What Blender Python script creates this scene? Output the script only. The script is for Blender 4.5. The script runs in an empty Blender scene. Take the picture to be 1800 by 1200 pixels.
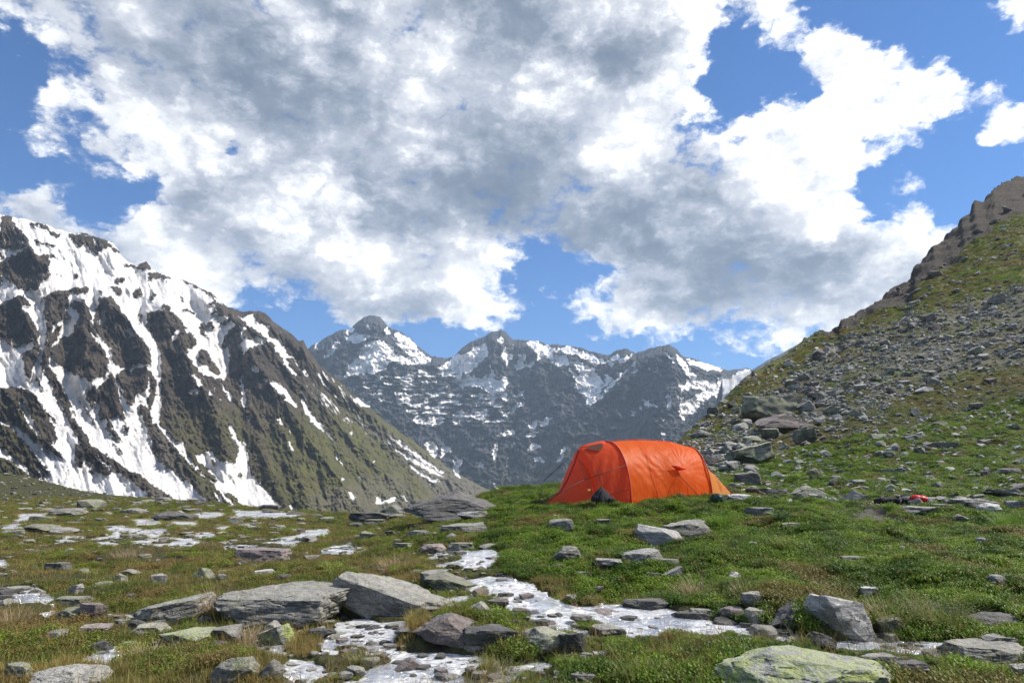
import bpy, bmesh, math, random
import numpy as np
from mathutils import Vector, Matrix
R = math.radians
random.seed(7); np.random.seed(7)
scene = bpy.context.scene
COL = scene.collection

# ------------------------------------------------------------------ camera, sky, sun, exposure
CAM_H, PITCH, FOC = 1.0, R(10.85), 1200.0          # eye height, upward tilt, focal length of a 1800 px wide frame
cam_data = bpy.data.cameras.new("camera"); cam_data.sensor_width = 36; cam_data.lens = 24
cam_data.clip_start = 0.05; cam_data.clip_end = 60000
cam = bpy.data.objects.new("camera", cam_data); COL.objects.link(cam)
cam.location = (0, 0, CAM_H); cam.rotation_euler = (R(90) + PITCH, 0, 0)
scene.camera = cam
SUN_AZ, SUN_EL = R(82), R(46)                      # from +Y towards +X
sun_data = bpy.data.lights.new("sun", 'SUN'); sun_data.energy = 4.2; sun_data.angle = R(2.0)
sun_data.color = (1.0, 0.93, 0.82)
sun = bpy.data.objects.new("sun", sun_data); COL.objects.link(sun)
sd = Vector((math.sin(SUN_AZ) * math.cos(SUN_EL), math.cos(SUN_AZ) * math.cos(SUN_EL), math.sin(SUN_EL)))
sun.rotation_euler = sd.to_track_quat('Z', 'Y').to_euler()
sun.location = (20, 10, 30)
vs = scene.view_settings
vs.view_transform = 'Standard'; vs.look = 'None'; vs.gamma = 1.0; vs.exposure = 0.65; vs.use_curve_mapping = False
scene.cycles.volume_bounces = 0
scene.cycles.max_bounces = 8
scene.cycles.transparent_max_bounces = 8

CP, SP = math.cos(PITCH), math.sin(PITCH)
def ray(px, py):
    """direction (per metre of y) through a point of the 1800 x 1200 frame: returns u = x/y and e = (z-eye)/y"""
    X = (np.asarray(px, float) - 900) / FOC; Y = (600 - np.asarray(py, float)) / FOC
    dy = CP - Y * SP
    return X / dy, (SP + Y * CP) / dy
def project(x, y, z):
    z = z - CAM_H
    d = y * CP + z * SP
    return 900 + FOC * x / d, 600 - FOC * (-y * SP + z * CP) / d

# ------------------------------------------------------------------ node helpers
class NT:
    def __init__(s, tree): s.t = tree; s.n = tree.nodes; s.l = tree.links
    def node(s, typ, **kw):
        n = s.n.new(typ)
        for k, v in kw.items(): setattr(n, k, v)
        return n
    def put(s, sock, v):
        if v is None: return
        if isinstance(v, bpy.types.NodeSocket): s.l.new(v, sock)
        else: sock.default_value = v
    def math(s, op, a, b=None, c=None, clamp=False):
        n = s.node('ShaderNodeMath', operation=op, use_clamp=clamp)
        for i, v in enumerate((a, b, c)): s.put(n.inputs[i], v)
        return n.outputs[0]
    def vmath(s, op, a, b=None):
        n = s.node('ShaderNodeVectorMath', operation=op)
        s.put(n.inputs[0], a)
        if b is not None: s.put(n.inputs['Scale'] if op == 'SCALE' else n.inputs[1], b)
        return n.outputs['Value'] if op in ('LENGTH', 'DOT_PRODUCT') else n.outputs[0]
    def mix(s, f, a, b, blend='MIX'):
        n = s.node('ShaderNodeMix', data_type='RGBA', blend_type=blend)
        s.put(n.inputs[0], f); s.put(n.inputs[6], a); s.put(n.inputs[7], b)
        return n.outputs[2]
    def ss(s, v, lo, hi, a=0.0, b=1.0, kind='SMOOTHSTEP'):
        n = s.node('ShaderNodeMapRange', interpolation_type=kind, clamp=True) if kind != 'SMOOTHSTEP' else s.node('ShaderNodeMapRange', interpolation_type=kind)
        s.put(n.inputs[0], v); s.put(n.inputs[1], lo); s.put(n.inputs[2], hi); s.put(n.inputs[3], a); s.put(n.inputs[4], b)
        return n.outputs[0]
    def noise(s, vec, scale, detail=4, rough=0.55, dist=0.0, out=0, lac=2.0):
        n = s.node('ShaderNodeTexNoise'); n.inputs['Scale'].default_value = scale
        n.inputs['Detail'].default_value = detail; n.inputs['Roughness'].default_value = rough
        n.inputs['Distortion'].default_value = dist; n.inputs['Lacunarity'].default_value = lac
        if vec is not None: s.l.new(vec, n.inputs['Vector'])
        return n.outputs[out]
    def attr(s, name, typ='GEOMETRY', out='Fac'):
        n = s.node('ShaderNodeAttribute', attribute_name=name, attribute_type=typ)
        return n.outputs[out]
def C4(r, g, b): return (r, g, b, 1.0)

def smooth01(t): t = np.clip(t, 0, 1); return t * t * (3 - 2 * t)

# ------------------------------------------------------------------ sky: Nishita air with procedural clouds laid out by direction
COVER = [
 [6,7,7,8,8,8,8,9,9,9,9,9,9,9,9,9,9,9,9,9,9,9,9,9,9,9,8,8,8,0,0,0,2,3,2,2,7],
 [3,6,7,7,9,9,9,9,9,9,9,9,9,9,9,9,9,9,9,9,9,9,9,9,9,8,5,4,7,3,4,0,0,0,1,1,4],
 [0,3,6,7,8,8,8,9,9,9,9,9,9,9,9,9,9,9,9,9,9,9,9,9,8,3,0,0,7,9,8,5,5,5,1,0,3],
 [0,4,7,6,7,8,9,9,9,9,9,9,9,9,9,9,9,9,9,9,9,9,9,9,9,3,3,0,3,9,9,8,9,9,5,2,4],
 [3,4,7,7,8,8,9,9,9,9,9,9,9,9,9,9,9,9,9,9,9,9,9,9,9,5,6,8,4,8,9,9,9,9,4,7,8],
 [5,6,5,6,7,8,8,9,4,9,9,9,9,9,9,9,9,9,9,9,9,9,9,9,5,4,9,8,9,9,9,5,6,2,2,7,9],
 [1,2,5,6,7,5,8,9,9,9,9,9,9,9,9,9,9,9,9,9,9,9,9,9,9,9,9,9,9,9,8,1,4,1,2,2,5],
 [6,9,7,0,0,0,7,9,9,9,9,9,9,9,9,9,9,9,9,9,9,9,9,9,9,9,9,9,9,9,8,1,8,2,0,0,0],
 [9,9,9,9,6,9,9,9,9,9,9,9,9,9,9,9,9,9,9,9,9,9,9,9,9,9,9,9,9,9,8,6,7,4,0,0,0],
 [9,9,9,9,9,9,9,9,8,9,9,9,9,9,9,9,9,9,6,5,7,8,9,9,9,9,9,9,9,9,9,9,9,8,5,0,0],
 [9,9,9,9,9,9,9,9,9,4,8,9,9,9,9,9,9,8,6,2,0,3,7,9,9,9,9,9,9,9,9,9,9,8,6,0,0],
 [5,5,5,5,5,5,5,5,5,2,3,5,8,9,8,8,8,6,7,3,5,7,8,9,9,9,9,9,9,9,9,9,8,6,4,0,0],
 [4,4,4,4,4,4,4,4,4,2,1,2,1,0,0,1,4,3,1,2,4,5,4,5,7,7,5,6,7,8,8,7,6,5,4,3,0],
 [3]*24+[3,3,4,4,4,4,4,4,4,4,4,3,3], [3]*37, [3]*37]
SHADE = [
 [6,6,6,6,6,6,6,6,6,8,9,6,4,6,7,6,4,4,4,5,7,7,7,8,9,9,9,9,9,9,9,9,7,7,7,7,9],
 [6,6,6,6,7,8,6,6,3,4,7,7,6,7,7,8,8,5,5,5,5,4,5,6,7,9,9,9,9,9,9,9,7,7,7,7,9],
 [6,6,6,6,6,6,5,6,4,3,4,5,6,7,6,7,8,6,6,6,6,4,4,6,8,9,9,9,9,9,9,9,9,9,9,9,9],
 [6,8,8,6,6,6,6,6,4,4,4,5,5,6,6,7,7,7,7,8,7,6,6,8,9,9,9,9,9,9,9,9,9,9,9,9,9],
 [8,8,8,8,8,8,8,7,5,4,5,6,7,6,7,8,8,7,7,8,8,9,9,9,9,9,9,9,9,9,9,9,9,9,9,9,9],
 [7,7,7,7,7,8,8,8,7,7,6,6,6,6,7,6,6,5,4,4,5,7,9,8,4,5,9,9,9,9,9,9,9,9,9,9,9],
 [7,7,7,7,8,7,7,6,6,6,8,7,6,5,6,6,5,4,3,4,6,8,9,7,6,5,9,9,9,9,9,9,9,9,9,9,9],
 [7,7,8,8,8,6,6,6,7,8,8,8,6,4,5,6,5,4,4,5,6,6,6,4,5,5,8,9,9,9,9,9,9,9,9,9,9],
 [7,7,7,8,8,8,8,6,6,6,8,8,8,6,5,6,7,6,6,5,5,4,3,4,6,7,6,7,8,9,9,9,9,9,9,9,9],
 [7,7,7,7,7,8,8,8,7,6,7,8,9,9,8,7,8,8,8,7,4,4,3,4,6,5,4,4,4,5,6,8,9,9,9,9,9],
 [7,7,7,7,7,8,9,9,8,7,6,7,8,8,8,8,9,9,9,9,8,8,8,5,4,3,3,4,4,4,5,7,6,8,9,9,9],
 [8,8,8,8,8,8,8,8,8,8,7,6,5,5,6,6,7,8,8,8,9,8,7,5,6,6,7,8,9,9,9,7,7,9,9,9,9],
 [8,8,8,8,8,8,8,8,8,8,8,8,8,8,8,8,8,8,8,8,9,9,9,9,9,8,8,8,7,8,8,9,9,9,9,9,9],
 [8]*37, [8]*37, [8]*37]
COVER = np.array(COVER, float) / 9; SHADE = np.array(SHADE, float) / 9; SHADE = SHADE + .10 * smooth01((SHADE - .55) / .4)
def grid_at(G, px, py):
    gx = np.clip(px / 50, 0, 35.999); gy = np.clip(py / 50, 0, 14.999)
    i = int(gx); j = int(gy); fx = gx - i; fy = gy - j
    return (G[j, i] * (1 - fx) + G[j, i + 1] * fx) * (1 - fy) + (G[j + 1, i] * (1 - fx) + G[j + 1, i + 1] * fx) * fy

world = bpy.data.worlds.new("World"); scene.world = world; world.use_nodes = True
W = NT(world.node_tree); W.n.clear()
sky = W.node('ShaderNodeTexSky', sky_type='NISHITA'); sky.sun_disc = False
sky.sun_elevation = SUN_EL; sky.sun_rotation = SUN_AZ
sky.altitude = 2300; sky.air_density = 1.0; sky.dust_density = 0.3; sky.ozone_density = 2.0
tc = W.node('ShaderNodeTexCoord').outputs['Generated']
d0 = W.vmath('NORMALIZE', tc)
stre = W.vmath('MULTIPLY', d0, (1.0, 1.0, 1.5))
wn = W.noise(stre, 5.0, 5, 0.6, out=1)                       # domain warp
wn2 = W.noise(stre, 22.0, 4, 0.6, out=1)
off = W.vmath('SCALE', W.vmath('SUBTRACT', wn, (0.5, 0.5, 0.5)), 0.10)
off2 = W.vmath('SCALE', W.vmath('SUBTRACT', wn2, (0.5, 0.5, 0.5)), 0.05)
dw = W.vmath('ADD', W.vmath('ADD', d0, off), off2)
sx = W.node('ShaderNodeSeparateXYZ'); W.l.new(dw, sx.inputs[0])
az = W.math('ARCTAN2', sx.outputs[0], sx.outputs[1])
hyp = W.math('SQRT', W.math('ADD', W.math('MULTIPLY', sx.outputs[0], sx.outputs[0]), W.math('MULTIPLY', sx.outputs[1], sx.outputs[1])))
el = W.math('ARCTAN2', sx.outputs[2], hyp)
AZ0, AZ1, NS = -40.0, 40.0, 32
facL = W.ss(az, R(AZ0), R(0), kind='LINEAR'); facR = W.ss(az, R(0), R(AZ1), kind='LINEAR')
isR = W.math('GREATER_THAN', az, 0.0)
rows = np.arange(-1.0, 41.0, 2.4)
acc = None
for k, e_ in enumerate(rows):
    halves = []
    for (a0, a1, fac) in ((AZ0, 0.0, facL), (0.0, AZ1, facR)):
        cr = W.node('ShaderNodeValToRGB'); cr.color_ramp.interpolation = 'LINEAR'
        W.l.new(fac, cr.inputs[0])
        els = cr.color_ramp.elements
        while len(els) < NS: els.new(0.5)
        for i in range(NS): els[i].position = i / (NS - 1)
        for i in range(NS):
            a = R(a0 + (a1 - a0) * i / (NS - 1)); ee = R(e_)
            dx, dy, dz = math.sin(a) * math.cos(ee), math.cos(a) * math.cos(ee), math.sin(ee)
            X, Y = project(dx * 1e6, dy * 1e6, dz * 1e6 + CAM_H)
            c = grid_at(COVER, X, Y); s_ = grid_at(SHADE, X, Y)
            els[i].color = (c, s_, 0, 1)
        halves.append(cr.outputs[0])
    row = W.mix(isR, halves[0], halves[1])
    acc = row if acc is None else W.mix(W.ss(el, R(e_ - 2.4), R(e_), kind='LINEAR'), acc, row)
# outside the mapped part of the sky the same broken cloud goes on
aabs = W.math('ABSOLUTE', az)
outside = W.math('MAXIMUM', W.ss(aabs, R(38), R(46)), W.ss(el, R(39), R(46)))
big = W.noise(stre, 1.6, 3, 0.5)
gen = W.node('ShaderNodeCombineColor'); W.put(gen.inputs[0], W.ss(big, 0.3, 0.7, 0.25, 0.95)); W.put(gen.inputs[1], W.ss(big, 0.3, 0.75, 0.95, 0.5))
acc = W.mix(outside, acc, gen.outputs[0])
sep = W.node('ShaderNodeSeparateColor'); W.l.new(acc, sep.inputs[0])
cov, shd = sep.outputs[0], sep.outputs[1]
f1 = W.noise(stre, 8.0, 7, 0.6, 0.0)
f2 = W.noise(W.vmath('ADD', stre, (0.012, -0.004, 0.016)), 8.0, 7, 0.6, 0.0)   # the same field a step towards the sun
f3 = W.noise(stre, 30.0, 5, 0.65, 0.0)
vr = W.node('ShaderNodeTexVoronoi', feature='SMOOTH_F1'); vr.inputs['Scale'].default_value = 15; vr.inputs['Detail'].default_value = 3.0; vr.inputs['Roughness'].default_value = .55; vr.inputs['Smoothness'].default_value = .6
W.l.new(W.vmath('ADD', stre, W.vmath('SCALE', W.vmath('SUBTRACT', wn2, (.5, .5, .5)), .08)), vr.inputs['Vector'])
puff = W.math('SUBTRACT', 0.70, vr.outputs['Distance'])
dens = W.math('ADD', W.math('ADD', W.math('MULTIPLY', cov, 1.12), W.math('MULTIPLY', puff, .55)), W.math('MULTIPLY', W.math('SUBTRACT', f1, 0.5), 1.15))
dens = W.math('ADD', dens, W.math('MULTIPLY', W.math('SUBTRACT', f3, 0.5), 0.55))
alpha = W.ss(dens, 0.42, 0.78)
relief = W.math('MULTIPLY', W.math('ADD', W.math('MULTIPLY', W.math('SUBTRACT', f1, f2), 0.95), W.math('MULTIPLY', W.math('SUBTRACT', puff, .30), .55)), 1.0)
bill = W.math('MULTIPLY', W.math('SUBTRACT', f1, 0.5), 0.28)
b3 = W.math('MULTIPLY', W.math('SUBTRACT', f3, 0.5), 0.16)
sh = W.math('ADD', W.math('ADD', W.math('ADD', shd, relief), bill), b3)
# thin rims are brighter than cores
rim = W.math('MULTIPLY', W.ss(dens, 0.55, 0.95, 1.0, 0.0), 0.16)
sh = W.math('ADD', sh, W.math('ADD', rim, 0.15))
ramp = W.node('ShaderNodeValToRGB'); W.l.new(sh, ramp.inputs[0])
e = ramp.color_ramp.elements; e[0].position = 0.05; e[0].color = C4(0.10, 0.13, 0.18); e[1].position = 1.0; e[1].color = C4(0.84, 0.84, 0.83)
for p, c in ((0.30, C4(0.155, 0.185, 0.235)), (0.45, C4(0.225, 0.255, 0.31)), (0.60, C4(0.325, 0.35, 0.405)), (0.76, C4(0.47, 0.485, 0.52)), (0.88, C4(0.62, 0.63, 0.64))):
    q = e.new(p); q.color = c
bgs = W.node('ShaderNodeBackground'); bgs.inputs[1].default_value = 0.10
skc = W.mix(1.0, sky.outputs[0], C4(0.36, 0.73, 1.08), 'MULTIPLY')
W.l.new(skc, bgs.inputs[0])
bgc = W.node('ShaderNodeBackground'); bgc.inputs[1].default_value = 1.15; W.l.new(ramp.outputs[0], bgc.inputs[0])
mxs = W.node('ShaderNodeMixShader'); W.l.new(alpha, mxs.inputs[0]); W.l.new(bgs.outputs[0], mxs.inputs[1]); W.l.new(bgc.outputs[0], mxs.inputs[2])
wo = W.node('ShaderNodeOutputWorld'); W.l.new(mxs.outputs[0], wo.inputs[0])
world.cycles.sampling_method = 'MANUAL'; world.cycles.sample_map_resolution = 512

# ------------------------------------------------------------------ numeric helpers
_rs = np.random.RandomState(3)
_perm = np.concatenate([_rs.permutation(256)] * 3)
_grad = _rs.normal(size=(256, 3)); _grad /= np.linalg.norm(_grad, axis=1)[:, None]
def pnoise(x, y, z=0.0):
    x, y, z = np.broadcast_arrays(np.asarray(x, float), y, z)
    xi, yi, zi = np.floor(x).astype(int), np.floor(y).astype(int), np.floor(z).astype(int)
    xf, yf, zf = x - xi, y - yi, z - zi
    u, v, w = (t * t * t * (t * (t * 6 - 15) + 10) for t in (xf, yf, zf))
    out = 0
    for dx in (0, 1):
        for dy in (0, 1):
            h2 = _perm[_perm[(xi + dx) & 255] + ((yi + dy) & 255)]
            wxy = (u if dx else 1 - u) * (v if dy else 1 - v)
            for dz in (0, 1):
                g = _grad[_perm[h2 + ((zi + dz) & 255)]]
                out = out + wxy * (w if dz else 1 - w) * (g[..., 0] * (xf - dx) + g[..., 1] * (yf - dy) + g[..., 2] * (zf - dz))
    return out * 1.6
def fbm(x, y, z=0.0, o=4, g=0.5, ridged=False):
    a, s, f = 1.0, 0.0, 1.0
    for i in range(o):
        n = pnoise(x * f + i * 17.1, y * f + i * 5.3, z * f + i * 3.7)
        if ridged: n = 1 - 2 * np.abs(n)
        s = s + a * n; a *= g; f *= 2.03
    return s
def interp(pts, x): 
    pts = sorted(pts); return np.interp(x, [p[0] for p in pts], [p[1] for p in pts])
def softplus(x, w): return w * np.logaddexp(0, x / w)

class Raster:
    """a map over the frame: polygons and lines drawn one over the other, then blurred a little"""
    def __init__(s, w=1900, h=960, x0=-50, y0=300, v=0.0): s.a = np.full((h, w), v, np.float32); s.x0 = x0; s.y0 = y0
    def poly(s, pts, v):
        p = np.array(pts, float) - (s.x0, s.y0)
        H, Wd = s.a.shape
        xa, ya = np.floor(p.min(0)).astype(int); xb, yb = np.ceil(p.max(0)).astype(int) + 1
        xa, ya = max(xa, 0), max(ya, 0); xb, yb = min(xb, Wd), min(yb, H)
        if xb <= xa or yb <= ya: return
        Y, X = np.mgrid[ya:yb, xa:xb] + 0.5
        ins = np.zeros(X.shape, bool); n = len(p)
        for i in range(n):
            x1, y1 = p[i]; x2, y2 = p[(i + 1) % n]
            if y1 == y2: continue
            c = ((y1 > Y) != (y2 > Y)) & (X < (x2 - x1) * (Y - y1) / (y2 - y1) + x1)
            ins ^= c
        s.a[ya:yb, xa:xb][ins] = v
    def line(s, pts, w, v):
        for (x1, y1), (x2, y2) in zip(pts[:-1], pts[1:]):
            L = math.hypot(x2 - x1, y2 - y1) or 1; nx, ny = -(y2 - y1) / L * w / 2, (x2 - x1) / L * w / 2
            s.poly([(x1 + nx, y1 + ny), (x2 + nx, y2 + ny), (x2 - nx, y2 - ny), (x1 - nx, y1 - ny)], v)
    def blur(s, r):
        a = s.a
        for ax in (0, 1):
            for _ in range(2):
                acc = np.zeros_like(a); n = 0
                for k in range(-r, r + 1): acc += np.roll(a, k, ax); n += 1
                a = acc / n
        s.a = a; return s
    def at(s, px, py):
        H, Wd = s.a.shape
        x = np.clip(np.asarray(px) - s.x0 - .5, 0, Wd - 2.001); y = np.clip(np.asarray(py) - s.y0 - .5, 0, H - 2.001)
        i = x.astype(int); j = y.astype(int); fx = x - i; fy = y - j
        return (s.a[j, i] * (1 - fx) + s.a[j, i + 1] * fx) * (1 - fy) + (s.a[j + 1, i] * (1 - fx) + s.a[j + 1, i + 1] * fx) * fy

def make_mesh(name, V, F, mat=None, smooth=True, attrs=None, face_mat=None):
    me = bpy.data.meshes.new(name)
    V = np.asarray(V, np.float32); n = len(V)
    if isinstance(F, np.ndarray):
        k = F.shape[1]; me.vertices.add(n); me.vertices.foreach_set('co', V.ravel())
        me.loops.add(F.size); me.loops.foreach_set('vertex_index', F.astype(np.int32).ravel())
        me.polygons.add(len(F)); me.polygons.foreach_set('loop_start', np.arange(0, F.size, k, dtype=np.int32))
        me.polygons.foreach_set('loop_total', np.full(len(F), k, np.int32))
        me.update(calc_edges=True)
    else:
        me.from_pydata(V.tolist(), [], F); me.update()
    me.polygons.foreach_set('use_smooth', np.full(len(me.polygons), smooth))
    for k, v in (attrs or {}).items():
        a = me.attributes.new(k, 'FLOAT', 'POINT'); a.data.foreach_set('value', np.asarray(v, np.float32))
    for m in (mat if isinstance(mat, (list, tuple)) else [mat]):
        if m: me.materials.append(m)
    if face_mat is not None: me.polygons.foreach_set('material_index', np.asarray(face_mat, np.int32))
    return me
def add(name, me, parent=None, loc=None, rot=None, label=None, cat=None, group=None, kind=None):
    o = bpy.data.objects.new(name, me); COL.objects.link(o)
    if parent: o.parent = parent
    if loc is not None: o.location = loc
    if rot is not None: o.rotation_euler = rot
    if label: o['label'] = label
    if cat: o['category'] = cat
    if group: o['group'] = group
    if kind: o['kind'] = kind
    return o
def grid_faces(nr, nc):
    i = np.arange(nr - 1)[:, None] * nc + np.arange(nc - 1)[None, :]
    return np.stack([i, i + 1, i + nc + 1, i + nc], -1).reshape(-1, 4)
# ------------------------------------------------------------------ materials
def new_mat(name):
    m = bpy.data.materials.new(name); m.use_nodes = True; t = NT(m.node_tree); t.n.clear()
    out = t.node('ShaderNodeOutputMaterial'); b = t.node('ShaderNodeBsdfPrincipled'); t.l.new(b.outputs[0], out.inputs[0])
    return m, t, b, out
def bump(t, b, h, strength=0.5, dist=0.02):
    n = t.node('ShaderNodeBump'); n.inputs['Strength'].default_value = strength; n.inputs['Distance'].default_value = dist
    t.l.new(h, n.inputs['Height']); t.l.new(n.outputs[0], b.inputs['Normal']); return n
def simple_mat(name, col, rough=0.6, metal=0.0, bscale=None, bstr=0.3, bdist=0.005):
    m, t, b, o = new_mat(name); pos = t.node('ShaderNodeTexCoord').outputs['Object']
    nz = t.noise(pos, bscale or 30, 4)
    t.l.new(t.mix(1.0, C4(*col), t.mix(nz, C4(.7, .7, .7), C4(1.2, 1.2, 1.2)), 'MULTIPLY'), b.inputs['Base Color'])
    b.inputs['Roughness'].default_value = rough; b.inputs['Metallic'].default_value = metal
    bump(t, b, nz, bstr, bdist); return m

def rock_mat(name, ca, cb, cc, lichen=0.3, lcol=(0.27, 0.30, 0.13), scale=1.0, warm=0.0):
    """granite or gneiss: grey base with pale and dark grain, darker strata, crusts of lichen, each stone offset by its own random"""
    m, t, b, o = new_mat(name)
    tcn = t.node('ShaderNodeTexCoord'); oi = t.node('ShaderNodeObjectInfo')
    geo = t.node('ShaderNodeNewGeometry')
    rnd = t.math('MULTIPLY', oi.outputs['Random'], 37.0)
    pos = t.vmath('ADD', geo.outputs['Position'], t.node('ShaderNodeCombineXYZ').outputs[0])
    cx = t.node('ShaderNodeCombineXYZ'); 
    for i in range(3): t.l.new(rnd, cx.inputs[i])
    pos = t.vmath('SCALE', t.vmath('ADD', geo.outputs['Position'], cx.outputs[0]), scale)
    n1 = t.noise(pos, 2.2, 5, 0.6); n2 = t.noise(pos, 14, 6, 0.7); n3 = t.noise(pos, 90, 3, 0.6)
    st = t.noise(t.vmath('MULTIPLY', pos, (3, 3, 26)), 1.0, 5, 0.65, 0.6)
    c = t.mix(t.ss(n1, 0.32, 0.68), C4(*ca), C4(*cb))
    c = t.mix(t.ss(n2, 0.52, 0.72, 0, 0.75), c, C4(*cc))
    c = t.mix(t.ss(st, 0.58, 0.42, 0.0, 0.6), c, t.mix(0.5, c, C4(0.03, 0.03, 0.032)))
    c = t.mix(t.ss(n3, 0.32, 0.5, 0.6, 0), c, C4(0.045, 0.045, 0.045))
    c = t.mix(t.ss(n3, 0.60, 0.75, 0, 0.5), c, C4(0.55, 0.54, 0.52))
    vo = t.node('ShaderNodeTexVoronoi', feature='DISTANCE_TO_EDGE'); vo.inputs['Scale'].default_value = 3.2
    t.l.new(t.vmath('ADD', pos, t.vmath('SCALE', t.noise(pos, 5, 4, .6, out=1), .35)), vo.inputs['Vector'])
    crk = t.math('MULTIPLY', t.ss(vo.outputs['Distance'], .0, .03, 1, 0), t.ss(n1, .45, .60))
    c = t.mix(t.math('MULTIPLY', crk, .75), c, C4(.03, .03, .028))
    c = t.mix(t.ss(t.noise(pos, 4.5, 6, .7), .50, .68, 0, .6), c, C4(ca[0] * .42, ca[1] * .42, ca[2] * .40))
    if lichen > 0:
        vor = t.math('ADD', t.noise(t.vmath('ADD', pos, (5.5, 2.1, 0.3)), 7.0, 8, 0.78, 0.2), t.math('MULTIPLY', t.math('SUBTRACT', n3, .5), .25))
        up = t.node('ShaderNodeSeparateXYZ'); t.l.new(geo.outputs['Normal'], up.inputs[0])
        thr = t.math('ADD', vor, t.math('MULTIPLY', up.outputs[2], 0.06))
        lm = t.ss(thr, 0.66 - lichen * 0.17, 0.74 - lichen * 0.17, 0, 0.72)
        c = t.mix(lm, c, t.mix(n2, C4(*lcol), C4(lcol[0] * .55, lcol[1] * .6, lcol[2] * .6)))
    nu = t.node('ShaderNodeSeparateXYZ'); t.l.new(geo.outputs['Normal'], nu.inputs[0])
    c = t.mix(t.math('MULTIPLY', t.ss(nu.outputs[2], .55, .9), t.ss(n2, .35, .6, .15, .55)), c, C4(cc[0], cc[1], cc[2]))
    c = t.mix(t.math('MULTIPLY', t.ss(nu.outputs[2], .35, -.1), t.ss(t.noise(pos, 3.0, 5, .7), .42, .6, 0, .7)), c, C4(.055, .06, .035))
    tint = t.ss(oi.outputs['Random'], 0, 1, 0.78, 1.28, 'LINEAR')
    c = t.vmath('SCALE', c, tint)
    t.l.new(c, b.inputs['Base Color']); b.inputs['Roughness'].default_value = 0.88; b.inputs['Specular IOR Level'].default_value = 0.3
    h = t.math('ADD', t.math('MULTIPLY', n2, 0.6), t.math('ADD', t.math('MULTIPLY', st, 0.7), t.math('MULTIPLY', n3, 0.15)))
    bump(t, b, h, 1.0, 0.05); return m
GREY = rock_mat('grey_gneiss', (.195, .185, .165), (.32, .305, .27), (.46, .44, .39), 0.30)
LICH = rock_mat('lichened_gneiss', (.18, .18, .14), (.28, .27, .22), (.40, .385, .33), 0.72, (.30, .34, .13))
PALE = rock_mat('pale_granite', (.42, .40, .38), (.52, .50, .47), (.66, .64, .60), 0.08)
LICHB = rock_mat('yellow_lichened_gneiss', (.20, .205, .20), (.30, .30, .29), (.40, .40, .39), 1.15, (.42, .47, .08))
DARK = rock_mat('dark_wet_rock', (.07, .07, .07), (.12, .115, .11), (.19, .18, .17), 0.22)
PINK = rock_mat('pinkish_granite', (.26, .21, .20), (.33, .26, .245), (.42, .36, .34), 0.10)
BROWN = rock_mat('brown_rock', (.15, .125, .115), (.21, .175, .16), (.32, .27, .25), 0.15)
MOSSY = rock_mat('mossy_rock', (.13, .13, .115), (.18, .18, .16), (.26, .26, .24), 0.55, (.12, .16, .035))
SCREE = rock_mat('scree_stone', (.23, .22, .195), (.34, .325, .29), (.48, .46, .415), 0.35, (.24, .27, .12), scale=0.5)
ROCKM = dict(G=GREY, L=LICH, P=PALE, D=DARK, K=PINK, B=BROWN, M=MOSSY, S=SCREE, Y=LICHB)

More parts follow.
